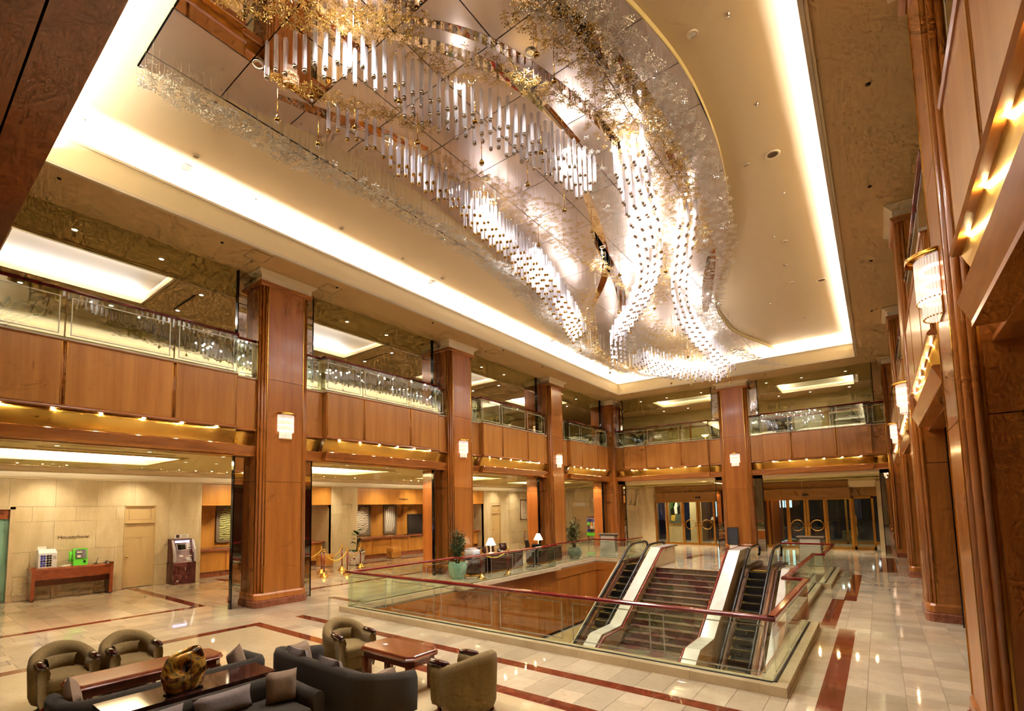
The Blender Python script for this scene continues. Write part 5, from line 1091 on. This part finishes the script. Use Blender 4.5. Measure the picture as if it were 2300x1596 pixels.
MB().box(-.105, .105, -.345, .345, .196, .213).build('marble_top', 'dark_marble', o); MB().box(-.095, .095, -.335, .335, .186, .196).build('moulding', 'table_wood', o)
for v in (-.30, .30): MB().box(-.08, .08, v - .03, v + .03, 0, .186).build('support', 'table_wood', o)
MB().box(-.07, .07, -.27, .27, .02, .05).build('stretcher', 'table_wood', o)
# vase: flattened, barrel shaped, wavy rim
o = thing('glass_vase', (-2.45, .935, .213), PI / 2 + .15, 'flattened amber glass vase with gilt palm motif on the marble console', 'vase')
n = 36; L = []
for k_ in range(15):
    t = k_ / 14; r = .066 + .027 * math.sin(PI * t) ** .9 - .004 * t; z = .17 * t
    L.append([(r * 1.05 * math.copysign(abs(math.cos(a)) ** .75, math.cos(a)), .45 * r * math.copysign(abs(math.sin(a)) ** .8, math.sin(a)) * (1 + .25 * t * math.sin(2 * a)), .004 + z + t ** 4 * .010 * math.cos(a)) for a in [2 * PI * i / n for i in range(n)]])
for k_ in range(6):
    t = 1 - k_ / 6 * .5; L.append([(p[0] * .93, p[1] * .88, p[2] - .165 * (1 - t)) for p in L[14]])
mb = MB(); mb.loft(L, True, True); mb.build('vase_body', 'vase_glass', o); MB().box(-.07, .07, -.03, .03, 0, .006).build('vase_foot', 'black_gloss', o)
mb = MB(); mb.tube([(.0, -.052, .02), (.0, -.053, .09), (.0, -.048, .165)], .0016, 5); mb.build('seam_line', 'black', o)
MB().lathe([(.016, .0), (.016, .002), (.002, .0025)], 16, (-2.31, 1.965, .2101)).build('coaster', 'white_paint', None, 'small white disc lying on the red tea table', 'coaster')
# ---------------------------------------------------------------- chandelier
ch = thing('chandelier', (-2.4, 6.0, ZM), 0, 'sweeping S-shaped crystal chandelier of rods, star flowers and drops under the mirrored ceiling', 'chandelier'); co = ch.location / S
def spl(P, n):                                  # Catmull-Rom through the points, n samples
    Q = []; P = [Vector(p) for p in P]; P = [P[0] * 2 - P[1]] + P + [P[-1] * 2 - P[-2]]; m_ = len(P) - 3
    for k_ in range(n):
        u = k_ / (n - 1) * m_; i = min(int(u), m_ - 1); t = u - i; a, b_, c, d = P[i:i + 4]
        Q.append(.5 * ((2 * b_) + (c - a) * t + (2 * a - 5 * b_ + 4 * c - d) * t * t + (3 * b_ - a - 3 * c + d) * t ** 3))
    return Q
def band(pts):                                  # pixels with heights -> path in the hall
    return spl([px(x, y, z) for x, y, z in pts], 240)
def along(path, step):
    out = [(path[0], (path[1] - path[0]).normalized())]; acc = 0
    for a, b_ in zip(path, path[1:]):
        acc += (b_ - a).length
        if acc >= step: out.append((b_, (b_ - a).normalized())); acc = 0
    return out
flowers = []; rods = []; bulbs = []
def fband(pts, rows, gap, step, mt, scale=1, dz=0, jit=.012, wob=0):
    path = band(pts)
    for r_ in range(rows):
        for i, (p, d) in enumerate(along(path, step)):
            if i % 2 != r_ % 2 and rows > 2: p = p + d * step * .5
            s = Vector((-d.y, d.x, 0)).normalized(); off = (r_ - (rows - 1) / 2) * gap
            q = p + s * off + Vector((random.gauss(0, jit), random.gauss(0, jit), random.gauss(0, jit) + dz * (r_ - (rows - 1) / 2)))
            flowers.append((q, mt, scale * random.uniform(.85, 1.1)))
def rband(pts, rows, gap, step, bulb=.2, dz=-.03, ball='ball_metal', grow_=None):
    path = band(pts); N = len(along(path, step))
    for r_ in range(rows):
        for i, (p, d) in enumerate(along(path, step)):
            if grow_ and (r_ + .5) / rows > grow_[0] + (1 - grow_[0]) * min(1, i / N / grow_[1]): continue
            s = Vector((-d.y, d.x, 0)).normalized(); off = (r_ - (rows - 1) / 2) * gap * (1 if not grow_ else .9)
            q = p + s * off + d * (step * .5 if r_ % 2 else 0) + Vector((0, 0, dz * (r_ - (rows - 1) / 2) + (.035 if i % 2 else 0)))
            rods.append((q, ball))
            if random.random() < bulb: bulbs.append(q + Vector((random.uniform(-.03, .03), random.uniform(-.03, .03), random.uniform(.0, .08))))
# star flower bands
fband([(330, 165, 3.86), (450, 238, 3.86), (560, 293, 3.85), (720, 378, 3.83), (900, 468, 3.80), (1050, 555, 3.76), (1170, 648, 3.7), (1250, 735, 3.66), (1330, 800, 3.6), (1430, 838, 3.56), (1530, 848, 3.54)], 8, .045, .044, 'flower_silver', 1.05, .012)
fband([(1190, -30, 3.86), (1320, 40, 3.86), (1440, 170, 3.86), (1530, 300, 3.86), (1590, 420, 3.84), (1613, 540, 3.82), (1598, 640, 3.78), (1590, 710, 3.72), (1630, 770, 3.66), (1700, 808, 3.62), (1750, 818, 3.6)], 8, .042, .046, 'flower_silver', .95, .01)
fband([(1160, 0, 3.9), (1290, 90, 3.9), (1400, 220, 3.9), (1480, 340, 3.88), (1530, 440, 3.86), (1570, 560, 3.84)], 8, .045, .052, 'flower_gold', 1.0, .01)
fband([(470, -30, 3.8), (620, 20, 3.8), (760, 40, 3.8), (860, 45, 3.82), (940, 60, 3.84)], 6, .05, .05, 'flower_gold', .95, .02)
fband([(610, 165, 3.72), (700, 205, 3.72), (800, 240, 3.72), (900, 262, 3.74), (960, 285, 3.76)], 5, .045, .048, 'flower_gold', .9, .02)
for k_ in range(4): fband([(880 + k_ * 35, 100 + k_ * 22, 3.86), (1080 + k_ * 40, 125 + k_ * 26, 3.86), (1230 + k_ * 42, 195 + k_ * 22, 3.86), (1310 + k_ * 40, 235 + k_ * 30, 3.86)], 2, .05, .07, 'flower_gold', .9)
for k_ in range(7): fband([(880 + k_ * 62, 315 + k_ * 40, 3.78), (1060 + k_ * 52, 375 + k_ * 42, 3.78), (1190 + k_ * 38, 440 + k_ * 36, 3.80), (1290 + k_ * 22, 470 + k_ * 34, 3.82)], 2, .035, .055, 'flower_gold', .75)
fband([(1330, 260, 3.84), (1400, 330, 3.84), (1450, 420, 3.82), (1480, 520, 3.8), (1500, 600, 3.76), (1480, 680, 3.7)], 4, .05, .055, 'flower_gold', .85)
fband([(1290, 330, 3.82), (1345, 420, 3.8), (1385, 500, 3.78), (1400, 570, 3.76)], 5, .05, .05, 'flower_silver', .75, 0, .02)
fband([(1320, 650, 3.62), (1320, 720, 3.58), (1340, 790, 3.54), (1400, 825, 3.5), (1480, 835, 3.48)], 5, .045, .05, 'flower_gold', .8)
for k_ in range(5): fband([(1440, 690 + k_ * 22, 3.62 - k_ * .01), (1510, 745 + k_ * 16, 3.6 - k_ * .01), (1590, 790 + k_ * 11, 3.56)], 3, .045, .06, 'flower_gold', .75)
fband([(1405, 760, 3.5), (1430, 800, 3.48), (1500, 828, 3.46), (1600, 838, 3.46)], 5, .05, .055, 'flower_silver', .75)
# rods
rband([(612, 165, 3.70), (700, 150, 3.72), (790, 148, 3.73), (900, 190, 3.73), (1010, 240, 3.73), (1120, 280, 3.72), (1220, 330, 3.71), (1320, 405, 3.70)], 3, .075, .058, .12, -.03, 'ball_metal', (.34, .45))
rband([(728, 290, 3.66), (830, 338, 3.66), (930, 395, 3.66), (1030, 460, 3.65), (1130, 540, 3.64), (1210, 610, 3.62), (1260, 680, 3.58), (1300, 745, 3.54)], 4, .06, .062, .13, -.035, 'ball_gold', (.26, .6))
rband([(1410, 330, 3.76), (1430, 420, 3.74), (1455, 510, 3.72), (1460, 600, 3.70), (1430, 680, 3.64), (1390, 750, 3.58), (1390, 800, 3.52)], 4, .07, .085, .24)
rband([(1545, 470, 3.76), (1535, 560, 3.74), (1525, 640, 3.70), (1545, 715, 3.64), (1590, 775, 3.56), (1640, 820, 3.5)], 3, .075, .085, .24)
rband([(1430, 800, 3.5), (1500, 822, 3.46), (1570, 832, 3.44), (1630, 838, 3.44)], 4, .075, .08, .3)
# drops
drops = [(623, 265, 3.5), (715, 320, 3.46), (700, 215, 3.62), (797, 283, 3.5), (938, 318, 3.5), (897, 225, 3.58), (1067, 270, 3.58), (1216, 340, 3.56), (1082, 362, 3.46), (1185, 412, 3.46), (1268, 470, 3.5), (1330, 518, 3.5), (1210, 548, 3.42), (1392, 615, 3.4), (1485, 563, 3.46), (1495, 608, 3.44), (1300, 718, 3.36), (1304, 785, 3.3), (1340, 755, 3.34), (1390, 700, 3.4), (1415, 745, 3.36), (1425, 790, 3.3), (1510, 740, 3.36), (1545, 800, 3.24), (1552, 862, 3.16), (1508, 858, 3.18), (1595, 855, 3.2), (1601, 866, 3.17), (1614, 845, 3.2), (1635, 845, 3.2), (1640, 858, 3.18), (1370, 835, 3.24), (1470, 690, 3.4), (1438, 640, 3.44), (1245, 180, 3.72), (1205, 120, 3.74)]
# meshes
def flower_mesh(mt):
    mb = MB(); n = 9
    for i in range(n):
        a = 2 * PI * i / n; el = -.55 if i % 2 else -.15; d = Vector((math.cos(a) * math.cos(el), math.sin(a) * math.cos(el), math.sin(el))); e_ = d * .027
        mb.cyl((0, 0, 0), e_, .0017, 3, None, False, False); o_ = e_; r = .005
        mb.add([o_ + Vector(v) * r for v in ((1, 0, 0), (-1, 0, 0), (0, 1, 0), (0, -1, 0), (0, 0, 1), (0, 0, -1))], [(0, 2, 4), (2, 1, 4), (1, 3, 4), (3, 0, 4), (2, 0, 5), (1, 2, 5), (3, 1, 5), (0, 3, 5)])
    mb.cyl((0, 0, -.004), (0, 0, .012), .003, 5, .0012, False)
    return mb
fm = {k_: flower_mesh(k_) for k_ in ('flower_silver', 'flower_gold')}
def key(q, r): 
    p = proj(q)
    if p[2] < .2 or not (-20 < p[0] < 2320 and -20 < p[1] < 1616): return -1
    return r / p[2]
flowers.sort(key=lambda f: key(f[0], f[2]), reverse=True); rods.sort(key=lambda f: key(f[0], 1), reverse=True)
fme = {k_: v.mesh('crystal_flower') for k_, v in fm.items()}
for k_, v in fme.items(): v.materials.append(MT[k_])
for q, mt, s in flowers[:300]:
    o = link('crystal_flower', fme[mt], None, ch, loc=q - co, rot=(random.uniform(-.3, .3), random.uniform(-.3, .3), random.random() * 6)); o.scale = (s, s, s)
for mt in fm:
    rest = [(q, s) for q, m_, s in flowers[300:] if m_ == mt]; V = []; F_ = []; base = fm[mt]
    for q, s in rest:
        M = Matrix.Translation(q - co) @ Matrix.Rotation(random.random() * 6, 4, 'Z') @ Matrix.Rotation(random.uniform(-.3, .3), 4, 'X') @ Matrix.Scale(s, 4); n = len(V)
        V += [M @ Vector(p) for p in base.v]; F_ += [tuple(i + n for i in f) for f in base.f]
    mb = MB(); mb.v = [tuple(p) for p in V]; mb.f = F_; mb.sm = [False] * len(F_); mb.build('crystal_flowers', mt, ch, kind='stuff')
def rod_mb():
    mb = MB(); mb.lathe([(.010, -.11), (.0138, -.106), (.0138, .104), (.0105, .114), (.003, .116)], 6, sm=False); return mb
rm_ = rod_mb(); rme = rm_.mesh('crystal_rod'); rme.materials.append(MT['crystal'])
bmb = MB(); bmb.ball((0, 0, -.118), .0155, 8, 5); bme = {}
for k_ in ('ball_metal', 'ball_gold'): bme[k_] = bmb.mesh('finial'); bme[k_].materials.append(MT[k_])
for q, bl in rods[:300]:
    o = link('crystal_rod', rme, None, ch, loc=q - co, rot=(0, 0, random.random() * 3)); link('finial', bme[bl], None, o)
V = MB(); VB = {'ball_metal': MB(), 'ball_gold': MB()}
for q, bl in rods[300:]:
    d_ = q - co; V.add([Vector(p) + d_ for p in rm_.v], rm_.f); VB[bl].add([Vector(p) + d_ for p in bmb.v], bmb.f, True)
V.build('crystal_rods', 'crystal', ch, kind='stuff')
for k_, v in VB.items():
    if v.v: v.build('finials', k_, ch, kind='stuff')
bb = MB(); bb.ball((0, 0, 0), .016, 5, 3); bbm = bb.mesh('bulb'); bbm.materials.append(MT['bulb'])
random.shuffle(bulbs)
for q in bulbs[:110]: link('bulb', bbm, None, ch, loc=q - co)
dm = MB(); dm.lathe([(.001, -.035), (.018, -.020), (.020, -.010), (.012, .004), (.005, .016), (.0035, .022)], 10); dme = dm.mesh('crystal_drop'); dme.materials.append(MT['ball_gold'])
sm_ = MB(); sm_.cyl((0, 0, .02), (0, 0, .20), .0028, 5); sm_.ball((0, 0, .10), .006, 6, 4); sme = sm_.mesh('drop_stem'); sme.materials.append(MT['brass'])
tipm = MB(); tipm.ball((0, 0, -.03), .011, 8, 5); tme = tipm.mesh('drop_tip'); tme.materials.append(MT['crystal'])
wires = MB()
def wire(q, top, r=.00055):
    a = q - co; wires.add([(a.x + r, a.y, a.z + top), (a.x - r * .5, a.y + r, a.z + top), (a.x - r * .5, a.y - r, a.z + top), (a.x + r, a.y, 0), (a.x - r * .5, a.y + r, 0), (a.x - r * .5, a.y - r, 0)], [(0, 1, 4, 3), (1, 2, 5, 4), (2, 0, 3, 5)])
for x, y, z in drops:
    q = px(x, y, z); o = link('crystal_drop', dme, None, ch, loc=q - co); link('drop_stem', sme, None, o); link('drop_tip', tme, None, o); wire(q, .2)
for i, (q, mt, s) in enumerate(flowers):
    if i % 2 == 0: wire(q, .01)
for q, bl in rods: wire(q, .115)
wires.build('suspension_wires', 'wire', ch, kind='stuff')
# polished curved strips inlaid in the satin metal
def pstrip(pts, hw):
    path = spl([px(x, y, ZM - .0012) for x, y in pts], 60); L = []
    for i, p in enumerate(path):
        d = (path[min(i + 1, 59)] - path[max(i - 1, 0)]); s_ = Vector((-d.y, d.x, 0)).normalized() * hw * (.35 + .65 * math.sin(PI * (i + .5) / 60) ** .6)
        L.append([p + s_ - co, p - s_ - co, p - s_ - co + Vector((0, 0, .001)), p + s_ - co + Vector((0, 0, .001))])
    MB().loft(L).build('polished_strip', 'mirror_polished', ch)
pstrip([(880, 40), (1000, 60), (1120, 105), (1250, 190), (1360, 290), (1440, 400), (1480, 500)], .035)
pstrip([(860, 75), (980, 105), (1100, 150), (1200, 220), (1300, 320)], .045)
pstrip([(1130, -20), (1250, 20), (1370, 130), (1470, 260), (1530, 390), (1555, 520)], .06)
pstrip([(620, 215), (740, 260), (860, 300), (960, 335)], .05); pstrip([(1310, 420), (1345, 520), (1360, 610), (1330, 690)], .05); pstrip([(1330, 520), (1390, 640), (1400, 720)], .06); pstrip([(1600, 560), (1590, 640), (1585, 700)], .07)
# lamps seated in the mirror: brass ring and lens, each with its beam
for i, (x, y) in enumerate(((-3.05, 1.5), (-2.2, 1.6), (-2.9, 2.5), (-1.6, 2.6), (-2.6, 3.4), (-1.4, 3.6), (-2.9, 4.4), (-1.5, 4.6), (-2.3, 5.2), (-3.2, 5.9), (-1.7, 5.9), (-2.5, 6.6), (-3.5, 7.2), (-2.2, 7.6), (-3.2, 8.4), (-2.3, 8.8), (-3.6, 9.4), (-2.6, 9.9))):
    o = link('ceiling_lamp', (MB().lathe([(.02, -.012), (.034, -.012), (.036, 0), (.02, 0)], 14)).mesh('ceiling_lamp'), 'chrome', ch, loc=Vector((x, y, ZM - .002)) - co)
    mb = MB(); mb.cyl((0, 0, -.004), (0, 0, -.010), .020, 12); mb.build('lens', 'lamp_on', o)
    spot('chandelier_beam', (x, y, ZM - .025), (x, y, 0), 420, WHITE, 130, 1, .06)
print('CH', len(flowers), len(rods), len(bulbs))
# ---------------------------------------------------------------- entrance doors and the night outside
def post(o, x0_, x1_, z0_, z1_, nm='stile', y0_=-.03, y1_=.03): MB().box(x0_, x1_, y0_, y1_, z0_, z1_).build(nm, 'bronze_frame', o)
def sliding(x_list, doors, lab, nm, Y=YD):
    o = thing(nm, (0, Y, 0), 0, lab, None, None, 'structure'); x0_, x1_ = x_list[0], x_list[-1]
    MB().box(x0_, x1_, -.05, .05, 1.07, 1.30).build('header', 'bronze_panel', o); MB().box(x0_, x1_, -.04, .04, 0, .05).build('bottom_rail', 'bronze_frame', o); MB().box(x0_, x1_, -.055, .05, 1.05, 1.075).build('head_rail', 'bronze_frame', o)
    for x in x_list: post(o, x - .022, x + .022, 0, 1.07)
    for a, b_ in zip(x_list, x_list[1:]):
        g_ = MB().box(a + .02, b_ - .02, -.003, .003, .05, 1.05).build('glass_pane', 'glass_door', o)
    xm = (doors[0] + doors[1]) / 2
    for sg, (a, b_) in ((-1, (doors[0], xm)), (1, (xm, doors[1]))):
        c = (a + b_) / 2
        for x in (a + .03, b_ - .03): MB().box(x - .018, x + .018, -.075, -.045, .03, 1.05).build('door_stile', 'bronze_frame', o)
        mb = MB(); mb.tube([(c + .115 * math.cos(t), -.085, .50 + .115 * math.sin(t)) for t in [2 * PI * i / 32 for i in range(32)]], .0065, 6, True); mb.build('ring_pull', 'brass', o)
        for z in (.535, .465):
            for u, v in ((a + .02, c - .107), (c + .107, b_ - .02)): MB().box(u, v, -.09, -.078, z - .006, z + .006).build('ring_bar', 'brass', o)
    MB().box(xm - .06, xm + .06, -.08, -.05, 1.155, 1.18).build('sensor', 'black', o)
    return o
sliding([-4.55, -4.27, -3.87, -3.48, -3.14, -2.78], (-3.87, -3.10), 'left automatic glass doors in bronze frames with brass ring pulls', 'door_7')
sliding([-2.14, -1.98, -1.60, -1.24, -.88, -.46], (-1.60, -.88), 'right automatic glass doors in bronze frames with brass ring pulls', 'door_8')
o = thing('door_9', (-.26, YD + .08, 0), 0, 'single bronze framed glass side door with tall pull', None, None, 'structure')
for bx in ((-.18, -.14, 0, 1.1), (.14, .18, 0, 1.1), (-.18, .18, 1.06, 1.1), (-.18, .18, 0, .06)): MB().box(bx[0], bx[1], -.03, .03, bx[2], bx[3]).build('frame', 'bronze_frame', o)
MB().box(-.14, .14, -.003, .003, .06, 1.06).build('glass_pane', 'glass_door', o); MB().box(-.2, .26, -.02, .02, 1.1, 1.3).build('header', 'bronze_panel', o); mb = MB(); mb.cyl((-.125, -.05, .3), (-.125, -.05, .72), .008, 8); mb.build('pull_handle', 'brass', o)
# vestibule
m = MB(); m.box(-5.2, .7, YD + .05, 14.9, -.1, -.002); m.build('floor_vestibule', 'kerb_marble', kind='structure', label='vestibule floor between the doors'); MB().box(-5.2, .7, YD + .05, 14.9, 1.5, 1.56).build('ceiling_vestibule', 'soffit', kind='structure', label='low vestibule ceiling')
MB().box(-5.2, -5.14, YD + .05, 14.9, 0, 1.5).build('wall_vestibule', 'wall_marble', kind='structure', label='marble wall at the side of the vestibule'); MB().box(-4.05, -3.75, 14.2, 14.8, 0, 1.5).build('wall_pier', 'wall_marble', kind='structure', label='marble pier in the vestibule'); MB().box(-2.85, -2.0, 13.5, 14.9, 0, 1.5).build('wall_middle', 'wood_dark', kind='structure', label='dark wall between the two vestibules'); MB().box(.64, .7, YD, 14.9, 0, 1.5).build('wall_vestibule_right', 'wall_marble', kind='structure', label='right side wall of the vestibule')
for xs in ((-3.7, -3.3, -2.9), (-1.95, -1.45, -1.05, -.62, .1)):
    for a in xs: MB().box(a - .02, a + .02, 14.8, 14.84, 0, 1.2).build('trim_mullion', 'bronze_frame', kind='structure', label='bronze mullion of the outer doors')
    MB().box(xs[0], xs[-1], 14.8, 14.84, 1.16, 1.22).build('trim_head', 'bronze_frame', kind='structure', label='bronze head rail of the outer doors'); MB().box(xs[0], xs[-1], 14.8, 14.84, 0, .06).build('trim_sill', 'bronze_frame', kind='structure', label='bronze sill rail of the outer doors'); MB().box(xs[0], xs[-1], 14.818, 14.822, .06, 1.16).build('window_outer', 'glass_door', kind='structure', label='outer glass screen of the entrance')
area('vestibule_lamp', (-4.2, 13.7, 1.49), (0, 0, 0), 1.2, .3, 90); area('vestibule_lamp', (-.9, 13.7, 1.49), (0, 0, 0), 1.2, .3, 60)
# painting on the vestibule wall: abstract facets
o = thing('abstract_painting', (-4.43, 14.15, .82), 0, 'abstract painting of green black and cream facets seen through the left glass door', 'artwork')
MB().box(-.16, .16, 0, .02, -.34, .34).build('canvas', 'pot_dark', o)
for pts, mt in ((((-.1, .3), (.05, .32), (-.02, .1), (-.14, .05)), 'leaf_mid'), (((-.05, .2), (.06, .28), (.1, -.05), (.0, -.1)), 'paper'), (((-.12, .05), (-.02, .1), (0, -.12), (-.12, -.1)), 'black'), (((-.1, -.12), (.02, -.08), (-.02, -.28), (-.12, -.26)), 'rope'), (((.06, .1), (.14, .18), (.14, -.1), (.07, -.08)), 'black')):
    mb = MB(); mb.loft([[(p_[0], yy, p_[1]) for p_ in pts] for yy in (-.004, -.001)]); mb.build('facet', mt, o)
for bx in ((-.17, .17, .34, .355), (-.17, .17, -.355, -.34), (-.175, -.16, -.355, .355), (.16, .175, -.355, .355)): MB().box(bx[0], bx[1], -.012, .02, bx[2], bx[3]).build('frame', 'wood_v', o)
MB().box(-4.7, -4.2, 14.17, 14.25, 0, 1.5).build('wall_art', 'wall_marble', kind='structure', label='vestibule wall carrying the painting')
# outside
m = MB(); m.box(-14, 10, 14.9, 34, -.06, -.012); m.build('ground', 'asphalt', kind='structure', label='dark forecourt outside at night')
k_ = 0
for i in range(9):
    for j in range(5): MB().box(-2.0 + i * .28, -1.735 + i * .28, 15.0 + j * .28, 15.265 + j * .28, -.012, -.004).build('paving_stone', 'kerb_marble', bpy.data.objects['ground'])
o = thing('storage_box', (-.62, 16.0, -.004), .1, 'cream outdoor box with rounded lid on the forecourt', 'box'); MB().rbox(-.17, .17, -.09, .09, .03, .26, .03).build('body', 'cream', o); mb = MB(); mb.cyl((-.09, -.091, .20), (-.09, -.094, .20), .022, 12); mb.build('emblem', 'blue', o); MB().box(-.05, .12, -.094, -.09, .19, .205).build('printed_line', 'taupe', o)
for u in (-.14, .1): MB().box(u, u + .04, -.07, .07, 0, .03).build('skid', 'dark', o)
for x, y, z, w_, h_, lab in ((-3.05, 24.0, 1.7, .25, .9, 'tall lit white sign board far outside'), (-4.9, 21.0, 1.3, .1, .8, 'slim lit vertical sign outside the left doors')):
    o = thing('lit_sign', (x, y, z), 0, lab, 'sign'); MB().box(-w_, w_, 0, .08, -h_, h_).build('panel', 'night_sign', o); MB().box(-.05, .05, .02, .06, -z, -h_).build('post', 'dark', o); MB().box(-w_ - .03, w_ + .03, .01, .07, h_, h_ + .04).build('cap', 'dark', o)
for i, (x, y, z) in enumerate(((-2.35, 18.5, 1.55), (-1.8, 22, 1.8), (-1.05, 20, 1.75), (-.9, 20, 1.7), (-.3, 24, 1.5), (-.1, 26, 1.55), (.1, 26, 1.45), (-.7, 28, 1.2), (-2.0, 27, 1.3), (-4.1, 19, .9))):
    o = thing('street_lamp', (x, y, -.012), 0, 'distant small street lamp in the dark beyond the entrance', 'street lamp', 'street lamps outside'); mb = MB(); mb.cyl((0, 0, 0), (0, 0, z - .05), .012, 6); mb.build('pole', 'dark', o); mb = MB(); mb.ball((0, 0, z), .035 if i else .05, 8, 6); mb.build('lamp_head', 'night_lamp', o)
for x, h_ in ((-6, 6), (-2.5, 4.2), (.8, 5), (4, 7)):
    o = thing('dark_building', (x, 32, -.012), 0, 'unlit building block across the forecourt at night', 'building', 'night buildings'); MB().box(-1.5, 1.5, 0, 1.5, 0, h_).build('wall', 'dark', o); MB().box(-1.55, 1.55, -.05, 1.55, h_, h_ + .1).build('parapet', 'dark', o)
# ---------------------------------------------------------------- aisle ceiling fittings
def downlight(p, z, r=.026, grp='aisle downlights', lab='round lit downlight in the ground floor aisle ceiling', power=0, tgt=None):
    o = thing('downlight', (p[0], p[1], z), 0, lab, 'downlight', grp); mb = MB(); mb.lathe([(r * .8, -.001), (r, -.006), (r * 1.2, -.004), (r * 1.22, 0)], 16, caps=False); mb.build('rim', 'white_paint', o); mb = MB(); mb.cyl((0, 0, -.0005), (0, 0, -.003), r * .8, 16); mb.build('lens', 'lamp_on', o)
    if power: spot('downlight_beam', (p[0], p[1], z - .012), tgt or (p[0], p[1], 0), power, WARM, 100, 1)
for k_ in range(4):
    yc = (YC[k_] + YC[k_ + 1]) / 2
    for dy in (-1.15, -.35, .35, 1.05): downlight((-5.53, yc + dy), 1.60, power=80)
    for dy in (-.9, .0, .9): downlight((-7.55, yc + dy), 1.60, power=90, tgt=(XW, yc + dy, .4))
    for dy in (1.0, 1.35): downlight((-6.4, yc + dy), 1.60)
for x in (-4.6, -4.0, -3.3, -2.9, -1.8, -1.2, -.5): downlight((x, 12.05), 1.52, power=260)
UL = 'round lit downlight in the gallery ceiling'
for k_ in range(4):
    yc = (YC[k_] + YC[k_ + 1]) / 2
    for x, dy in ((-5.63, -.29), (-5.63, .42), (-6.23, 1.05), (-6.95, 1.05), (-7.4, -.4), (-7.4, .45)): downlight((x, yc + dy), ZC, .026, 'gallery downlights', UL, 14)
for x in (-4.55, -3.9, -3.1, -1.75, -1.1, -.35):
    for y_ in (12.25, 14.0): downlight((x, y_), ZC, .026, 'gallery downlights', UL, 30)
for k_ in range(4):
    yc = (YC[k_] + YC[k_ + 1]) / 2
    for z, xx in ((ZC, -6.6), (1.60, -5.72)):
        o = thing('air_grille', (xx, yc + (1.0 if z > 2 else .1), z), 0, 'slim dark slot air grille in the ' + ('gallery' if z > 2 else 'ground floor aisle') + ' ceiling', 'grille', 'slot grilles ' + ('upstairs' if z > 2 else 'downstairs'))
        if z > 2: MB().box(-.32, .32, -.02, .02, -.004, 0).build('frame', 'soffit', o); MB().box(-.31, .31, -.012, .012, -.006, -.003).build('slot', 'dark', o)
        else: MB().box(-.02, .02, -.55, .55, -.004, 0).build('frame', 'soffit', o); MB().box(-.012, .012, -.54, .54, -.006, -.003).build('slot', 'taupe', o)
# ---------------------------------------------------------------- gallery rear walls
wu = MB().box(-8.2, -8.14, -2.6, 16, ZF - .01, ZC).build('wall_upper_left', 'cream_wall', kind='structure', label='plain cream rear wall of the gallery')
MB().box(-8.14, -8.10, -2.6, 14.2, 3.02, 3.06).build('picture_rail', 'wood_h', wu)
for y_ in (1.9, 4.4, 7.4, 10.4): MB().box(-8.14, -8.12, y_ - .5, y_ + .5, ZF, 3.0).build('opening', 'dark', wu); MB().box(-8.14, -8.09, y_ - .56, y_ - .5, ZF, 3.02).build('jamb', 'wood_v', wu); MB().box(-8.14, -8.09, y_ + .5, y_ + .56, ZF, 3.02).build('jamb', 'wood_v', wu)
wv = MB().box(-8.2, 2.3, 14.45, 14.5, ZF - .01, ZC).build('wall_upper_back', 'cream_wall', kind='structure', label='cream rear wall of the gallery over the entrance')
MB().box(-8.1, 2.3, 14.40, 14.45, 3.14, 3.17).build('picture_rail', 'wood_h', wv)
for x0_, x1_, mt in ((-5.6, -4.6, 'cream'), (-3.95, -3.15, 'cream_wall'), (-3.05, -2.3, 'taupe'), (-2.1, -1.55, 'dark'), (-1.5, -.95, 'paper'), (-.80, .1, 'dark')): MB().box(x0_, x1_, 14.41, 14.44, ZF, 3.13 if mt != 'dark' or x0_ < -1 else 3.28).build('wall_bay', mt, wv)
for x in (-4.0, -.82): MB().box(x, x + .05, 14.39, 14.45, ZF, 3.28).build('jamb', 'wood_v', wv)
for x, mt, lab in ((-3.35, 'curtain_dark', 'dark gathered curtain upstairs over the left sliding doors'), (-3.12, 'curtain', 'pale tied back curtain upstairs over the left sliding doors'), (-1.98, 'curtain_dark', 'dark gathered curtain upstairs over the right sliding doors')):
    o = thing('curtain', (x, 14.36, ZF), 0, lab, 'curtain'); mb = MB(); n = 24
    mb.loft([[(-.09 * k_ + .18 * k_ * i / n, .02 * math.sin(i * 1.6), z) for i in range(n + 1)] for z, k_ in ((0, .9), (.3, .6), (.7, 1))], False, True, False); mb.build('drape', mt, o); mb = MB(); mb.cyl((-.11, 0, .705), (.11, 0, .705), .008, 8); mb.build('curtain_rod', 'brass', o)
o = thing('display_case', (-.45, 13.6, ZF), 0, 'white framed glass show case on the gallery over the right doors', 'cabinet')
MB().box(-.30, .30, -.12, .12, 0, .06).build('base', 'white_paint', o); MB().box(-.3, .3, -.12, .12, .56, .6).build('top', 'white_paint', o); MB().box(-.28, .28, .10, .12, .06, .56).build('back', 'white_paint', o)
for u in (-.3, .27): MB().box(u, u + .03, -.12, .12, .06, .56).build('side_post', 'white_paint', o)
MB().box(-.27, .27, -.118, -.114, .06, .56).build('glass_front', 'glass', o); MB().box(-.2, .1, -.02, .06, .2, .212).build('shelf', 'silver', o)
o = thing('uplight_bowl', (-3.35, 13.4, ZF), 0, 'glowing bowl lamp on the gallery beside the curtain', 'lamp'); mb = MB(); mb.lathe([(.01, .30), (.05, .31), (.09, .35), (.086, .35), (.01, .315)], 20, caps=False); mb.build('bowl', 'lampshade', o); mb = MB(); mb.cyl((0, 0, 0), (0, 0, .30), .008, 8); mb.build('stem', 'brass', o); mb = MB(); mb.cyl((0, 0, 0), (0, 0, .01), .05, 16); mb.build('foot', 'brass', o)
